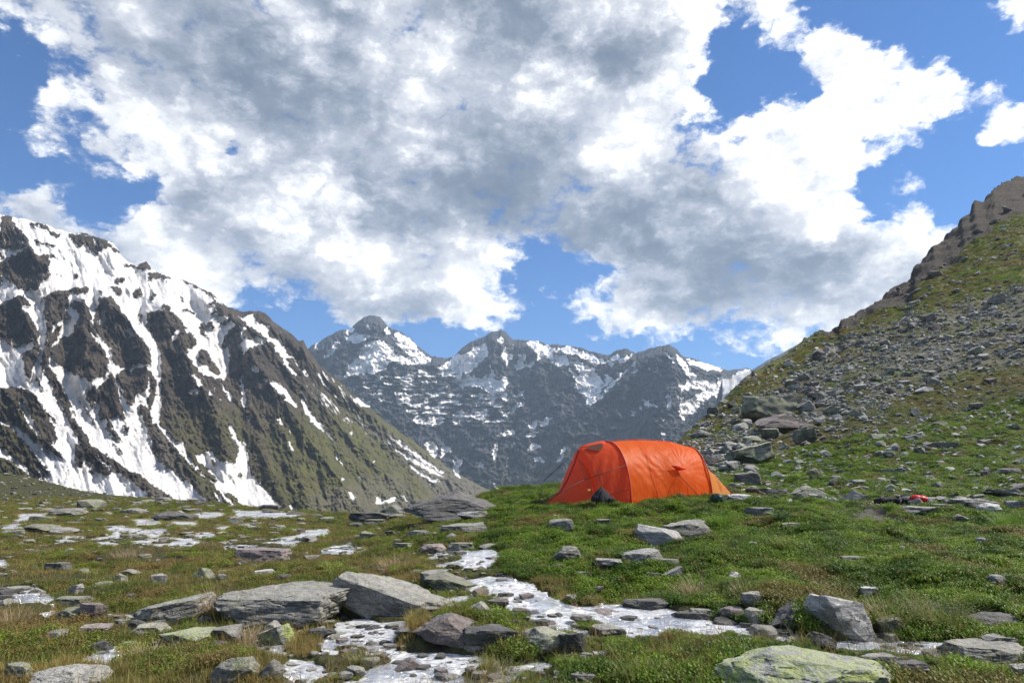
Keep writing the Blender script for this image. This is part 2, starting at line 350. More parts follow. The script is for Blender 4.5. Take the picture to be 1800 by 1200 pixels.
# ------------------------------------------------------------------ the alpine mountains
SN = Raster(1900, 700, -50, 340)
S = lambda *p: SN.poly(p, 1.0)
K = lambda *p: SN.poly(p, 0.0)
S((-50,360),(0,370),(215,430),(300,480),(380,522),(425,575),(400,665),(395,740),(433,790),(440,830),(505,905),(505,940),(-50,940))
for p in (
 [(0,412),(2,382),(10,378),(20,382),(24,402),(32,414),(42,428),(50,433),(28,440),(20,432),(12,440),(0,435)],
 [(20,383),(30,398),(45,412),(52,432),(62,442),(72,452),(60,448),(45,430),(28,405)],
 [(-50,462),(0,462),(20,450),(45,437),(55,438),(70,452),(80,448),(88,460),(85,475),(90,480),(86,492),(75,495),(68,490),(68,508),(50,508),(42,512),(35,508),(20,498),(3,482),(2,500),(-50,510)],
 [(0,440),(8,452),(5,455),(0,455)],[(52,390),(60,395),(63,405),(55,398)],[(60,391),(80,396),(93,405),(80,403),(62,395)],[(77,404),(92,407),(105,410),(107,416),(98,417),(85,409)],
 [(115,412),(140,411),(160,417),(180,420),(195,430),(207,437),(215,450),(210,447),(200,440),(195,432),(185,436),(178,440),(172,448),(158,442),(152,430),(150,428),(143,433),(130,427),(122,418)],
 [(215,462),(230,465),(240,468),(247,460),(255,456),(262,462),(268,474),(245,474),(235,470),(222,468)],
 [(57,417),(70,425),(85,428),(100,430),(98,433),(85,431),(75,430),(65,428)],[(80,446),(88,448),(86,455),(82,450)],[(88,443),(95,446),(100,453),(95,452)],
 [(130,480),(138,479),(141,486),(135,489),(130,485)],[(103,477),(111,485),(108,485)],[(202,492),(212,488),(222,490),(218,494),(212,499),(204,497)],
 [(75,522),(95,512),(120,508),(135,504),(157,506),(153,516),(140,517),(125,514),(120,522),(123,535),(118,538),(115,545),(125,556),(115,561),(97,570),(90,583),(89,578),(82,578),(80,560),(76,545),(80,530)],
 [(125,530),(140,530),(147,524),(150,533),(156,543),(162,560),(160,565),(165,575),(172,590),(182,610),(192,635),(190,650),(187,660),(178,662),(165,665),(157,670),(140,660),(125,655),(110,648),(108,640),(100,642),(95,635),(88,625),(92,612),(105,600),(112,590),(125,590),(133,570),(140,550),(133,545),(125,540)],
 [(110,573),(102,572),(93,583),(82,578),(80,600),(70,640),(74,655),(85,640),(90,612),(100,595)],
 [(60,612),(40,618),(38,630),(42,640),(45,660),(53,668),(58,645),(60,640),(66,625),(72,610),(65,598),(55,600)],
 [(-50,535),(0,535),(10,530),(25,520),(42,519),(50,530),(54,540),(45,540),(35,538),(45,548),(55,560),(65,575),(68,590),(70,595),(60,598),(50,605),(30,610),(10,602),(12,597),(0,593),(-50,590)],
 [(175,523),(197,522),(215,548),(225,562),(235,577),(250,595),(262,610),(267,630),(265,645),(258,640),(245,640),(235,645),(225,648),(215,645),(200,640),(194,625),(192,610),(180,600),(170,582),(165,565),(167,545),(172,535)],
 [(205,660),(213,650),(240,645),(258,643),(262,655),(260,680),(255,690),(240,690),(235,710),(228,712),(220,700),(210,680),(203,665)],
 [(177,675),(195,658),(200,660),(207,685),(212,705),(218,725),(222,740),(205,730),(195,735),(185,738),(175,735),(172,715),(173,690)],
 [(155,690),(165,676),(172,690),(172,700),(165,720),(153,708),(152,695)],[(262,648),(272,662),(276,678),(272,700),(266,722),(258,705),(262,690),(265,675)],
 [(243,712),(258,712),(266,725),(268,745),(280,748),(262,765),(250,735)],
 [(258,548),(275,545),(300,545),(307,550),(320,565),(333,580),(347,600),(340,610),(330,612),(335,625),(345,640),(353,655),(365,680),(380,700),(395,725),(400,745),(405,760),(412,775),(420,790),(412,815),(400,813),(380,805),(375,797),(372,790),(345,800),(330,800),(322,778),(305,775),(300,765),(284,750),(280,740),(284,700),(283,650),(281,620),(275,605),(270,590),(262,583),(257,575)],
 [(260,480),(275,478),(290,483),(310,490),(290,488),(295,500),(302,505),(290,495),(285,487),(270,490),(268,495),(262,485)],
 [(235,512),(245,505),(250,512),(251,520),(245,520),(238,523),(235,518)],[(190,503),(215,505),(212,515),(213,520),(208,518),(200,510)],[(222,505),(228,508),(232,530),(228,520)],
 [(173,511),(180,510),(180,517),(175,517)],[(258,505),(265,507),(275,520),(270,523),(268,531),(261,528),(268,517),(265,510)],[(283,540),(290,533),(300,540),(300,545),(285,543)],
 [(318,545),(328,541),(340,547),(345,551),(335,549),(322,547)],[(312,518),(318,521),(326,533),(320,530),(318,527)],
 [(300,483),(330,495),(360,510),(378,520),(376,523),(355,512),(330,499)],
 [(372,520),(385,533),(400,545),(412,556),(422,567),(432,580),(445,592),(460,606),(452,606),(438,592),(422,577),(405,562),(395,552),(380,540),(378,534),(370,538),(364,534),(375,531),(370,522)],
 [(370,550),(378,545),(390,548),(398,557),(390,557),(383,552),(372,552)],[(388,570),(395,562),(415,559),(420,562),(405,563),(395,570),(390,571)],
 [(350,575),(355,565),(365,573),(366,567),(372,565),(378,575),(375,582),(370,575),(360,575),(360,585),(368,593),(358,593),(353,583)],[(242,550),(247,549),(250,570),(245,568)],
 [(388,605),(395,590),(405,578),(420,566),(425,572),(424,585),(428,598),(430,640),(440,660),(430,690),(425,700),(415,700),(410,730),(404,700),(398,680),(395,665),(402,655),(403,615),(400,610),(390,610)],
 [(350,620),(355,613),(365,618),(370,630),(380,640),(388,655),(385,662),(375,655),(360,640),(350,640),(348,630)],
 [(353,655),(372,662),(395,668),(410,700),(414,735),(420,790),(400,745)],
 [(-50,672),(0,680),(15,682),(35,680),(60,690),(70,705),(80,725),(90,740),(100,765),(98,780),(85,775),(105,795),(118,810),(100,800),(60,775),(30,750),(0,735),(-50,705)],
 [(68,710),(80,720),(100,742),(106,745),(95,740),(80,722)],
 [(-50,725),(0,742),(25,755),(45,780),(60,795),(50,790),(70,805),(78,820),(92,832),(80,830),(60,812),(80,840),(55,838),(45,818),(20,800),(0,785),(-50,770)],[(-50,790),(0,800),(25,815),(55,838),(30,845),(0,830),(-50,830)],
 [(85,640),(95,655),(110,680),(120,700),(125,720),(135,735),(125,727),(105,705),(90,680),(80,655)],[(58,650),(65,660),(75,680),(78,688),(70,680),(62,665)],[(105,700),(125,730),(150,760),(160,780),(140,765),(125,750),(112,720)],
 [(140,700),(150,713),(172,747),(165,742),(150,724)],[(133,782),(150,780),(165,795),(170,803),(180,812),(198,830),(195,834),(165,832),(158,825),(163,818),(150,808),(143,822),(130,808)],
 [(125,753),(150,775),(175,793),(195,805),(215,817),(230,825),(245,832),(265,850),(290,865),(305,874),(300,880),(265,872),(240,853),(220,838),(200,827),(180,808),(160,792),(140,772)],
 [(260,745),(275,745),(285,760),(300,775),(320,800),(345,825),(370,845),(395,875),(412,897),(385,897),(365,882),(340,857),(310,832),(290,817),(275,805),(268,785),(262,765)],
 [(325,793),(340,800),(375,835),(383,848),(370,843),(345,820)],[(392,862),(405,868),(430,890),(438,902),(425,900),(410,887)],[(370,808),(376,805),(380,818),(372,816)],[(420,830),(425,830),(427,843),(422,840)],
 [(178,700),(190,730),(200,755),(215,780),(205,772),(190,745)],[(182,740),(195,755),(200,770),(188,757)],[(190,770),(205,785),(220,800),(210,795)],[(215,745),(228,752),(225,765),(217,757)],
): K(*p)
for p in (
 [(178,543),(190,545),(182,550),(190,560),(175,570)],[(223,577),(230,578),(236,590),(228,594)],[(153,572),(160,578),(175,600),(187,602),(193,628),(178,607),(165,592)],
 [(228,647),(240,640),(245,638),(235,650),(230,660)],[(298,603),(310,580),(317,578),(312,590),(300,603)],[(328,577),(333,580),(332,590),(326,583)],[(325,620),(335,620),(345,635),(355,655),(350,652),(335,632)],
 [(32,702),(40,705),(50,725),(62,750),(75,770),(65,765),(50,745),(40,722)],[(373,860),(385,870),(400,893),(392,890)],
 [(423,573),(434,575),(430,582),(428,592),(440,597),(450,590),(468,600),(467,604),(450,608),(440,612),(430,618),(428,628),(424,610),(425,600)],
 [(408,548),(425,558),(445,552),(460,565),(475,575),(485,592),(495,600),(505,620),(512,633),(500,625),(480,605),(465,592),(450,580),(430,565)],
 [(478,608),(490,615),(505,632),(512,640),(505,638),(490,622)],[(495,630),(510,643),(524,660),(520,662),(505,650)],[(440,642),(448,640),(455,650),(450,658),(445,650)],
 [(459,664),(472,664),(470,670),(461,670)],[(475,670),(485,670),(505,685),(508,692),(520,710),(525,718),(510,710),(496,702),(505,700),(490,688),(478,678)],[(423,660),(430,658),(426,675),(432,700),(431,715),(421,708),(427,697),(423,680)],
 [(527,697),(535,703),(548,728),(557,738),(578,762),(592,777),(585,774),(570,760),(552,744),(535,724)],
 [(338,657),(346,660),(357,676),(350,680),(345,670)],[(330,688),(348,682),(346,691),(333,692)],[(365,682),(374,692),(370,695)],[(378,690),(393,706),(388,704)],[(385,668),(397,682),(408,695),(409,706),(400,697)],
 [(486,735),(492,733),(498,748),(493,745)],[(503,775),(508,775),(517,790),(515,796),(508,785)],[(437,725),(441,735),(440,748),(436,735)],[(398,742),(410,752),(418,772),(432,782),(430,800),(415,775)],
 [(585,790),(590,795),(605,820),(600,817),(590,802)],[(625,830),(632,835),(640,848),(635,845)],[(597,835),(607,845),(602,846)],[(505,888),(515,885),(532,907),(522,905)],[(610,862),(622,865),(625,882),(618,880)],
 [(657,872),(668,875),(675,885),(662,885)],[(672,882),(690,870),(697,874),(688,885)],[(695,860),(705,868),(729,887),(720,885)],[(597,812),(600,815),(612,830),(607,826)],[(655,805),(660,810),(657,815)],
 [(683,765),(700,773),(735,798),(782,830),(778,832),(740,808),(700,780)],[(690,785),(720,798),(760,823),(784,840),(760,834),(720,809)],[(715,812),(750,833),(782,850),(760,846),(735,832)],
 [(745,840),(758,850),(768,857),(760,856)],[(650,750),(672,766),(664,764)],[(605,728),(622,740),(620,748),(608,738)],[(560,655),(570,667),(585,690),(578,685),(565,668)],[(525,645),(535,652),(545,668),(538,663)],
 [(505,620),(515,628),(530,648),(524,645)],[(563,690),(575,690),(585,710),(578,712),(568,703)],[(588,700),(600,715),(606,728),(598,722)],[(575,740),(583,745),(585,752)],[(610,752),(622,764),(618,766)],
 [(530,672),(542,680),(540,684)],[(545,700),(553,706),(552,710)],[(697,775),(704,778),(703,782)],[(870,852),(905,872),(902,876),(880,862)],
 # far range
 [(556,603),(560,601),(556,614),(552,619)],[(567,630),(580,615),(593,600),(598,598),(590,612),(583,622),(572,630)],[(605,583),(622,575),(626,579),(612,586)],[(602,592),(615,590),(625,586),(650,587),(648,592),(640,597),(635,602),(628,603),(615,600)],
 [(650,600),(660,597),(675,600),(685,605),(695,612),(690,618),(700,622),(715,627),(735,632),(758,632),(745,638),(720,642),(705,637),(690,645),(672,650),(655,655),(640,657),(622,658),(610,662),(605,666),(610,655),(615,640),(620,632),(625,628),(638,632),(632,625),(632,615),(640,608)],
 [(676,575),(683,577),(687,587),(692,597),(705,612),(722,625),(740,632),(758,631),(745,622),(735,615),(730,605),(722,598),(715,593),(705,588),(697,585),(694,589),(700,598),(710,607),(720,618),(705,605),(690,590),(680,587)],
 [(643,567),(650,575),(649,580),(644,572)],[(607,615),(613,617),(610,623)],[(593,633),(597,633),(595,638)],[(590,648),(600,650),(602,657),(595,655)],
 [(765,655),(780,640),(800,625),(825,622),(828,615),(840,608),(853,605),(858,615),(857,628),(850,632),(840,640),(832,648),(822,655),(830,660),(843,665),(850,665),(862,660),(868,665),(875,668),(890,662),(898,665),(890,680),(885,690),(895,700),(905,697),(928,680),(920,690),(905,700),(885,703),(875,692),(860,690),(850,682),(835,678),(815,680),(803,677),(790,670),(782,660)],
 [(872,601),(883,592),(888,600),(880,602)],[(884,582),(890,588),(900,596),(893,592)],[(888,607),(895,615),(905,605),(900,615),(895,620),(903,625),(895,632),(891,648),(888,632),(880,628),(885,615)],[(912,618),(918,622),(925,628),(920,640),(930,640),(940,633),(935,645),(925,645),(910,650),(903,645),(912,632)],
 [(859,637),(865,650),(871,662),(863,660),(861,650)],[(832,603),(836,612),(834,616)],
 [(922,600),(945,600),(965,610),(975,615),(985,613),(1000,608),(1010,612),(1020,618),(1040,622),(1080,640),(1075,645),(1060,635),(1050,640),(1045,650),(1060,655),(1078,665),(1062,680),(1055,690),(1045,695),(1035,710),(1030,712),(1032,700),(1028,693),(1012,690),(1010,680),(1015,672),(1008,660),(1000,645),(1008,650),(1015,660),(1020,655),(1010,640),(995,640),(985,643),(970,635),(965,630),(950,630),(945,635),(945,622),(935,610)],
 [(1033,713),(1050,695),(1060,692),(1075,672),(1100,650),(1120,635),(1118,641),(1085,668),(1070,686),(1058,697),(1045,707)],
 [(880,725),(900,720),(912,708),(928,707),(910,715),(905,722),(893,725)],[(845,735),(880,735),(885,740),(870,742)],[(930,745),(945,740),(972,733),(960,745),(952,750),(950,742)],[(795,738),(820,725),(845,715),(857,721),(840,722),(820,735),(800,745)],
 [(845,706),(862,692),(875,697),(872,703),(858,706)],[(1072,630),(1085,622),(1092,630),(1100,627),(1115,622),(1105,632),(1092,638),(1085,635)],
 [(1187,622),(1200,632),(1212,645),(1215,655),(1230,665),(1250,672),(1265,672),(1262,665),(1270,665),(1280,668),(1290,660),(1300,652),(1317,650),(1320,660),(1300,675),(1285,685),(1270,700),(1262,705),(1255,700),(1250,695),(1240,702),(1235,710),(1225,717),(1218,727),(1210,725),(1205,738),(1202,740),(1195,727),(1195,717),(1198,710),(1188,695),(1195,695),(1205,705),(1215,700),(1225,695),(1210,690),(1205,682),(1198,690),(1195,675),(1205,675),(1212,665),(1205,655),(1200,645),(1190,632)],
 [(1205,628),(1225,635),(1240,637),(1250,640),(1262,643),(1272,650),(1258,652),(1245,650),(1230,645),(1215,640)],[(1172,693),(1178,695),(1180,715),(1181,727),(1175,727),(1173,710)],[(1130,700),(1140,705),(1155,712),(1161,718),(1148,714),(1135,712)],
 [(1108,720),(1113,722),(1118,723),(1112,735),(1110,725)],[(1122,717),(1128,713),(1128,722)],[(1237,715),(1240,714),(1230,732),(1225,738)],[(1135,640),(1142,650),(1140,650)],[(1107,660),(1118,645),(1122,648)],[(1145,645),(1155,658),(1152,656)],
 [(1165,615),(1175,622),(1190,638),(1185,636),(1172,624)],[(1150,640),(1158,650),(1163,668),(1158,658)],[(1165,737),(1168,735),(1167,743)],[(1164,755),(1168,757),(1173,768),(1172,775),(1165,775),(1165,765)],
 [(745,778),(755,775),(772,785),(765,805),(755,795)],[(777,770),(782,785),(795,790),(780,800),(775,805),(777,787)],[(795,822),(800,803),(812,810),(805,830),(813,842),(800,835)],[(725,735),(740,732),(760,738),(777,742),(765,748),(745,745),(730,742)],
 [(870,762),(885,760),(900,755),(907,762),(890,766),(872,766)],[(865,785),(868,792),(872,778),(876,779),(873,800),(871,812),(867,802)],[(900,778),(905,780),(898,792)],[(837,812),(845,813),(857,824),(850,824),(840,816)],[(925,790),(937,778),(950,782),(948,790),(940,792)],
 [(938,803),(950,805),(959,808),(955,813),(942,810)],[(922,764),(935,761),(947,757),(943,765),(930,767)],[(929,748),(936,744),(946,745),(940,754),(931,753)],[(955,745),(970,733),(962,745),(953,751)],[(979,812),(984,803),(988,787),(993,784),(993,793),(988,808),(983,814)],
 [(620,700),(637,698),(640,705),(655,708),(650,714),(635,712),(622,705)],[(765,718),(790,722),(802,728),(785,727)],
 [(628,700),(640,704),(650,712),(632,714)],
): S(*p)
for p in ([(680,640),(690,632),(700,635),(708,645),(700,650),(690,650),(680,648)],[(445,553),(462,560),(460,572),(450,568)],[(470,583),(480,580),(487,590),(482,596),(472,590)],
 [(1045,650),(1055,652),(1065,662),(1063,675),(1055,665),(1047,658)],[(970,620),(985,617),(1000,620),(985,625),(972,626)],[(995,622),(1015,622),(1035,635),(1050,645),(1035,645),(1015,635),(1000,635)],
 [(1207,685),(1220,682),(1232,683),(1235,690),(1222,697),(1210,693)],[(1250,692),(1258,695),(1264,705),(1255,704)],[(812,655),(820,652),(817,665),(812,664)],[(1075,650),(1085,648),(1088,655),(1078,658)]): K(*p)
for ln in ([(876,770),(870,812),(876,832),(872,845),(868,858)],[(905,775),(895,800),(888,835),(885,848),(877,865)],[(957,808),(950,830),(943,845),(950,860),(956,870)],[(1000,735),(970,757),(957,768),(953,782)]):
    SN.line(ln, 1.6, 0.8)
MIXZ = Raster(1900, 700, -50, 340)
MIXZ.poly([(612,668),(640,660),(700,655),(760,640),(800,640),(850,690),(880,705),(905,722),(885,752),(780,752),(700,722),(672,712)], 1.0)
MIXZ.poly([(612,668),(640,660),(700,655),(760,640),(800,640),(850,690),(880,705),(905,722),(885,752),(780,752),(700,722),(672,712)], 1.0)
MIXZ.poly([(1195,640),(1240,640),(1300,660),(1290,690),(1230,700)], 0.35)
MIXZ.poly([(540,640),(590,660),(720,790),(700,800),(600,740),(520,700)], 0.85)
MIXZ.poly([(1120,640),(1165,625),(1215,690),(1180,700)], 0.5)
MIXZ.poly([(60,600),(200,640),(300,800),(430,900),(200,870),(90,760)], 0.55)
MIXZ.blur(8); SN.blur(1)

def line_field(lines, px, py, w):
    """1 on the given crest lines, falling to 0 at w px either side"""
    out = np.zeros(px.shape)
    for ln, amp in lines:
        for (x1, y1), (x2, y2) in zip(ln[:-1], ln[1:]):
            dx, dy = x2 - x1, y2 - y1; t = np.clip(((px - x1) * dx + (py - y1) * dy) / (dx * dx + dy * dy), 0, 1)
            d = np.hypot(px - x1 - t * dx, py - y1 - t * dy)
            out = np.maximum(out, amp * (1 - np.clip(d / w, 0, 1)) ** 1.2)
    return out

def mountain_mat(name, rock_a, rock_b, green, k, bumpd, sn_a=.66, rag=1.0):
    m, t, b, o = new_mat(name)
    pos = t.node('ShaderNodeNewGeometry').outputs['Position']; p = t.vmath('SCALE', pos, k)
    n1 = t.noise(p, 0.02, 6, 0.65); n2 = t.noise(p, 0.16, 6, 0.7); st = t.noise(t.vmath('MULTIPLY', p, (.12, .12, .02)), 1.0, 5, 0.65)
    sn = t.math('ADD', t.attr('snow'), t.math('MULTIPLY', t.math('SUBTRACT', n2, 0.5), 0.5 * rag))
    n3 = t.noise(p, .9, 3, .6)
    sn = t.math('ADD', sn, t.math('MULTIPLY', t.math('SUBTRACT', n3, 0.5), 0.35 * rag))
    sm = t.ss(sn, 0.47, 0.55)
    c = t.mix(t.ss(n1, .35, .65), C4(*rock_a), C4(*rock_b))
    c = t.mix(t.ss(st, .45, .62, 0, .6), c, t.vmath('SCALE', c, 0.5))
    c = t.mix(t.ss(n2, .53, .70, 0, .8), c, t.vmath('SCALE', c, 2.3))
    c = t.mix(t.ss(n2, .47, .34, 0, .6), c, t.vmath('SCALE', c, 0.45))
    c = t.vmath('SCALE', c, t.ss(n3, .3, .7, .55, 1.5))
    gm = t.math('MULTIPLY', t.attr('green'), t.ss(t.noise(p, .05, 5, .7), .38, .56))
    c = t.mix(gm, c, t.mix(n2, C4(*green), C4(green[0] * 1.9, green[1] * 1.6, green[2] * 1.5)))
    c = t.mix(t.math('MULTIPLY', t.attr('dirt'), t.ss(n2, .3, .7, .55, 1)), c, C4(.21, .185, .155))
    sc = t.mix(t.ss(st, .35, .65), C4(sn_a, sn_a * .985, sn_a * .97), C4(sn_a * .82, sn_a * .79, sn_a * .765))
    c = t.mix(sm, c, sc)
    t.l.new(c, b.inputs['Base Color']); b.inputs['Roughness'].default_value = 0.9; b.inputs['Specular IOR Level'].default_value = 0.15
    h = t.math('MULTIPLY', t.math('ADD', n2, st), t.ss(sm, 0, 1, 1, .12, 'LINEAR')); bump(t, b, h, 1.0, bumpd); return m

def build_mountain(name, label, x0, x1, nx, ny, sil, foot, Yr, Yf, relief, mat, jag, curve=1.0, greenf=None, dirtf=None, slope=0.0):
    px = np.linspace(x0, x1, nx)
    if x0 < -500: px = np.concatenate([np.linspace(x0, -70, 121)[:-1], np.linspace(-70, x1, nx - 120)])
    s = interp(sil, px); f = interp(foot, px)
    s = s + jag * (fbm(px / 22, 0, 3.3, 5, .6) * 3.0 + np.abs(fbm(px / 6, 0, 9.3, 2)) * -1.5)
    v = np.linspace(0, 1, ny)[:, None]
    PX = np.broadcast_to(px, (ny, nx)); PY = s[None] + (f - s)[None] * v
    yr = interp(Yr, px)[None]; yf = interp(Yf, px)[None]
    Y = yr + (yf - yr) * v ** curve
    MX = np.where(PX < 0, -PX * .8, PX)          # beyond the left edge of the view the same kind of face goes on
    rel = relief(MX, PY, v)
    Y = Y - rel * smooth01(v * 14 + .25)
    u, e_ = ray(PX, PY)
    Xw, Zw = u * Y, CAM_H + e_ * Y
    # the far side of the ridge falls away behind it
    nb = 10; bk = np.linspace(1, 0, nb + 1)[:-1][:, None]
    Yb = Y[0] + bk * 900; Xb = Xw[0] + 0 * Yb; Zb = Zw[0] - (bk * 900) * 0.75 + fbm(Xb / 90, Yb / 90, 0, 3) * 30 * bk
    V = np.stack([np.concatenate([Xb, Xw]), np.concatenate([Yb, Y]), np.concatenate([Zb, Zw])], -1).reshape(-1, 3)
    wx = MX + fbm(PX / 8, PY / 8, 1.1, 4, .65) * 3.4; wy = PY + fbm(PX / 8, PY / 8, 7.7, 4, .65) * 3.4
    snow = SN.at(wx, wy)
    mz = MIXZ.at(PX, PY)
    if slope: ani = fbm((PX - slope * PY) / 7, PY / 32, 4.2, 4, .55)
    else: ani = fbm(PX / 26, PY / 7.5, 4.2, 4, .55)
    snow = np.clip(snow * (1.0 if slope else 1.25) + 0.04, 0, 1)
    snow = snow * (1 - mz * .75) + mz * .75 * np.clip((.60 if not slope else .45) + ani * .85, 0, 1)
    if slope: snow = np.maximum(snow, smooth01((fbm((PX - .42 * PY) / 4.5, PY / 26, 6.6, 4, .55) - .78) / .25) * .8 * smooth01((880 - PY) / 150))
    snow = snow + np.clip(fbm(PX / 3.5, PY / 5, 2.2, 2) - .72, 0, 1) * (1.2 if slope else 0) * (PY > s[None] + 6)
    gr = greenf(PX, PY) if greenf else np.zeros_like(PX)
    di = dirtf(PX, PY) if dirtf else np.zeros_like(PX)
    pad = lambda a: np.concatenate([np.broadcast_to(a[0], (nb, nx)), a]).ravel()
    me = make_mesh(name, V, grid_faces(ny + nb, nx)[:, ::-1], mat, True, dict(snow=pad(snow), green=pad(gr), dirt=pad(di)))
    return add(name, me, kind='structure', label=label)

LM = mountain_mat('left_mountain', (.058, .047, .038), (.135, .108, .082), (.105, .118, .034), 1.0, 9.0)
FM = mountain_mat('far_range', (.060, .064, .072), (.14, .14, .148), (.055, .068, .035), 0.5, 18.0, .92, .55)
ribs = [([(147,526),(150,580),(160,640),(158,668)],1.0),([(185,523),(225,562),(255,610),(262,650),(230,712)],1.0),([(285,545),(320,600),(345,660),(390,740),(400,812)],1.1),([(424,566),(440,620),(480,680),(540,760),(600,850),(640,900)],1.2),
 ([(375,520),(412,552),(470,605),(520,665),(590,740),(660,820),(740,880)],0.9),([(55,438),(90,480),(68,508)],.8),([(95,512),(85,560),(82,640),(60,700)],.7),([(30,520),(60,590),(45,660)],.7),
 ([(195,658),(205,700),(222,740)],.6),([(470,548),(540,620),(640,720),(760,830),(860,880)],.8),([(0,680),(60,760),(120,810)],.4),([(272,745),(320,800),(400,890)],.35),([(135,770),(190,820),(260,868)],.3),([(300,760),(340,800)],.4),([(480,660),(500,760),(540,880)],.9),([(560,700),(600,790),(680,880)],.8),([(440,700),(470,800),(500,880)],.6)]
def relief_left(PX, PY, v):
    q = PX - .35 * PY
    r = line_field(ribs, PX + 7 * fbm(PX / 30, PY / 30, 5, 3), PY, 44) * 105
    r += fbm(q / 38, PY / 120, 1.5, 5, .55, True) * 16
    sn = SN.at(PX, PY)
    r += fbm(PX / 20, PY / 20, 8.5, 5, .6) * (4 + 9 * (1 - sn))
    r += (1 - sn) * (7 + 9 * fbm(q / 7, PY / 16, 2.5, 4, .6, True) + 6 * fbm(PX / 4, PY / 5, 2.5, 3))
    return r
green_left = lambda X, Y: np.clip(smooth01((X - 380) / 170) * smooth01((Y - 670) / 130) + .5 * smooth01((Y - 680) / 70) * smooth01((X - 270) / 60) * (X < 430) + .45 * smooth01((90 - X) / 60) * smooth01((Y - 680) / 40) + .35*smooth01((X-500)/150), 0, 1)
fan = Raster(1900, 700, -50, 340); fan.poly([(600,720),(640,735),(700,775),(800,830),(905,880),(905,960),(760,960),(700,870),(770,880),(700,800)], 1); fan.poly([(260,745),(275,745),(420,960),(250,960),(270,800)], .7); fan.poly([(540,870),(700,830),(740,900),(540,960)], .6); fan.blur(7)
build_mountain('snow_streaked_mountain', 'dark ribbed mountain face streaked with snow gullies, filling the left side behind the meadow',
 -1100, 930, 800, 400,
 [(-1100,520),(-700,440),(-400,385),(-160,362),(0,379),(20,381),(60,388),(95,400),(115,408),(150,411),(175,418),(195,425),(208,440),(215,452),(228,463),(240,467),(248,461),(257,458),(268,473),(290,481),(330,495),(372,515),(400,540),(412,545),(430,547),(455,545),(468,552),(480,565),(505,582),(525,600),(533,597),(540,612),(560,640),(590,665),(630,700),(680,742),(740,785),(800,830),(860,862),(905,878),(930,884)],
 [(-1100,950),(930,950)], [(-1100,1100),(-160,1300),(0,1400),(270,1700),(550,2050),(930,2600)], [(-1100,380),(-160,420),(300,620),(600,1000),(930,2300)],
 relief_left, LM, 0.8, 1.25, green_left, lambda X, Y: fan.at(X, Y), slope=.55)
spurs = [([(658,558),(650,590),(690,640)],1),([(658,558),(610,590),(590,660),(600,700)],.8),([(658,558),(720,590),(770,628)],.7),([(878,582),(865,640),(900,700)],.8),([(878,582),(830,620)],.5),([(878,582),(940,610),(960,690),(1000,760)],.8),
 ([(1000,650),(985,720),(1010,800),(1000,880)],.9),([(1178,608),(1110,655),(1050,710),(1000,770),(980,860)],1.3),([(1178,608),(1190,660),(1160,740),(1120,860)],1.0),([(1178,608),(1230,690),(1220,760)],.5),([(700,740),(850,752),(900,770)],.6),([(750,780),(780,870)],.5),([(850,770),(860,860)],.7),([(920,770),(915,870)],.6)]
def relief_far(PX, PY, v):
    r = line_field(spurs, PX + 6 * fbm(PX / 24, PY / 24, 5, 3), PY, 55) * 120
    r += fbm(PX / 30, PY / 26, 1.5, 6, .6, True) * 42 + fbm(PX / 12, PY / 9, 6.5, 4, .6) * 34 + fbm(PX / 7, PY / 12, 3.3, 4, .6, True) * 22 * (1 - SN.at(PX, PY))
    mz = MIXZ.at(PX, PY); r += mz * fbm(PX / 18, PY / 5, 2.9, 4, .55) * 60
    r += (1 - SN.at(PX, PY)) * 14
    return r
build_mountain('mountain_range', 'hazy blue-grey mountain range with snowfields and two rocky peaks closing the valley',
 480, 1500, 860, 370,
 [(480,640),(545,612),(552,606),(575,592),(590,584),(615,578),(630,565),(640,557),(652,554),(668,556),(680,572),(690,580),(705,582),(718,592),(730,605),(748,618),(762,628),(775,630),(800,625),(812,612),(825,602),(832,599),(850,592),(868,583),(880,578),(890,586),(903,598),(918,598),(945,599),(968,606),(985,607),(1000,606),(1020,612),(1050,620),(1070,624),(1085,616),(1098,614),(1118,620),(1130,615),(1150,610),(1175,605),(1188,613),(1200,626),(1222,634),(1245,638),(1265,646),(1280,652),(1300,650),(1312,647),(1330,658),(1400,650),(1620,660)],
 [(480,960),(1620,960)], [(480,4700),(900,4900),(1180,4000),(1320,4600),(1620,4800)], [(480,2900),(900,3000),(1200,2400),(1620,2700)],
 relief_far, FM, 0.9, 1.0, lambda X, Y: .7 * smooth01((Y - 760) / 100), lambda X, Y: .35 * smooth01((Y - 800) / 60) * smooth01((X - 1180) / 40) )
# the pale ridge glimpsed over the shoulder of the hillside
DM = mountain_mat('pale_ridge', (.10, .10, .11), (.16, .155, .16), (.10, .11, .06), .3, 6.0)
build_mountain('pale_ridge', 'pale blue far ridge just showing above the shoulder of the grassy hillside', 1270, 1700, 160, 90,
 [(1270,665),(1320,652),(1350,632),(1380,618),(1410,600),(1436,590),(1470,580),(1560,560),(1700,570)], [(1270,960),(1700,960)], [(1270,3600),(1700,3700)], [(1270,1900),(1700,2000)],
 lambda X, Y, v: fbm(X / 30, Y / 40, 3, 5, .55, True) * 60, DM, .3)
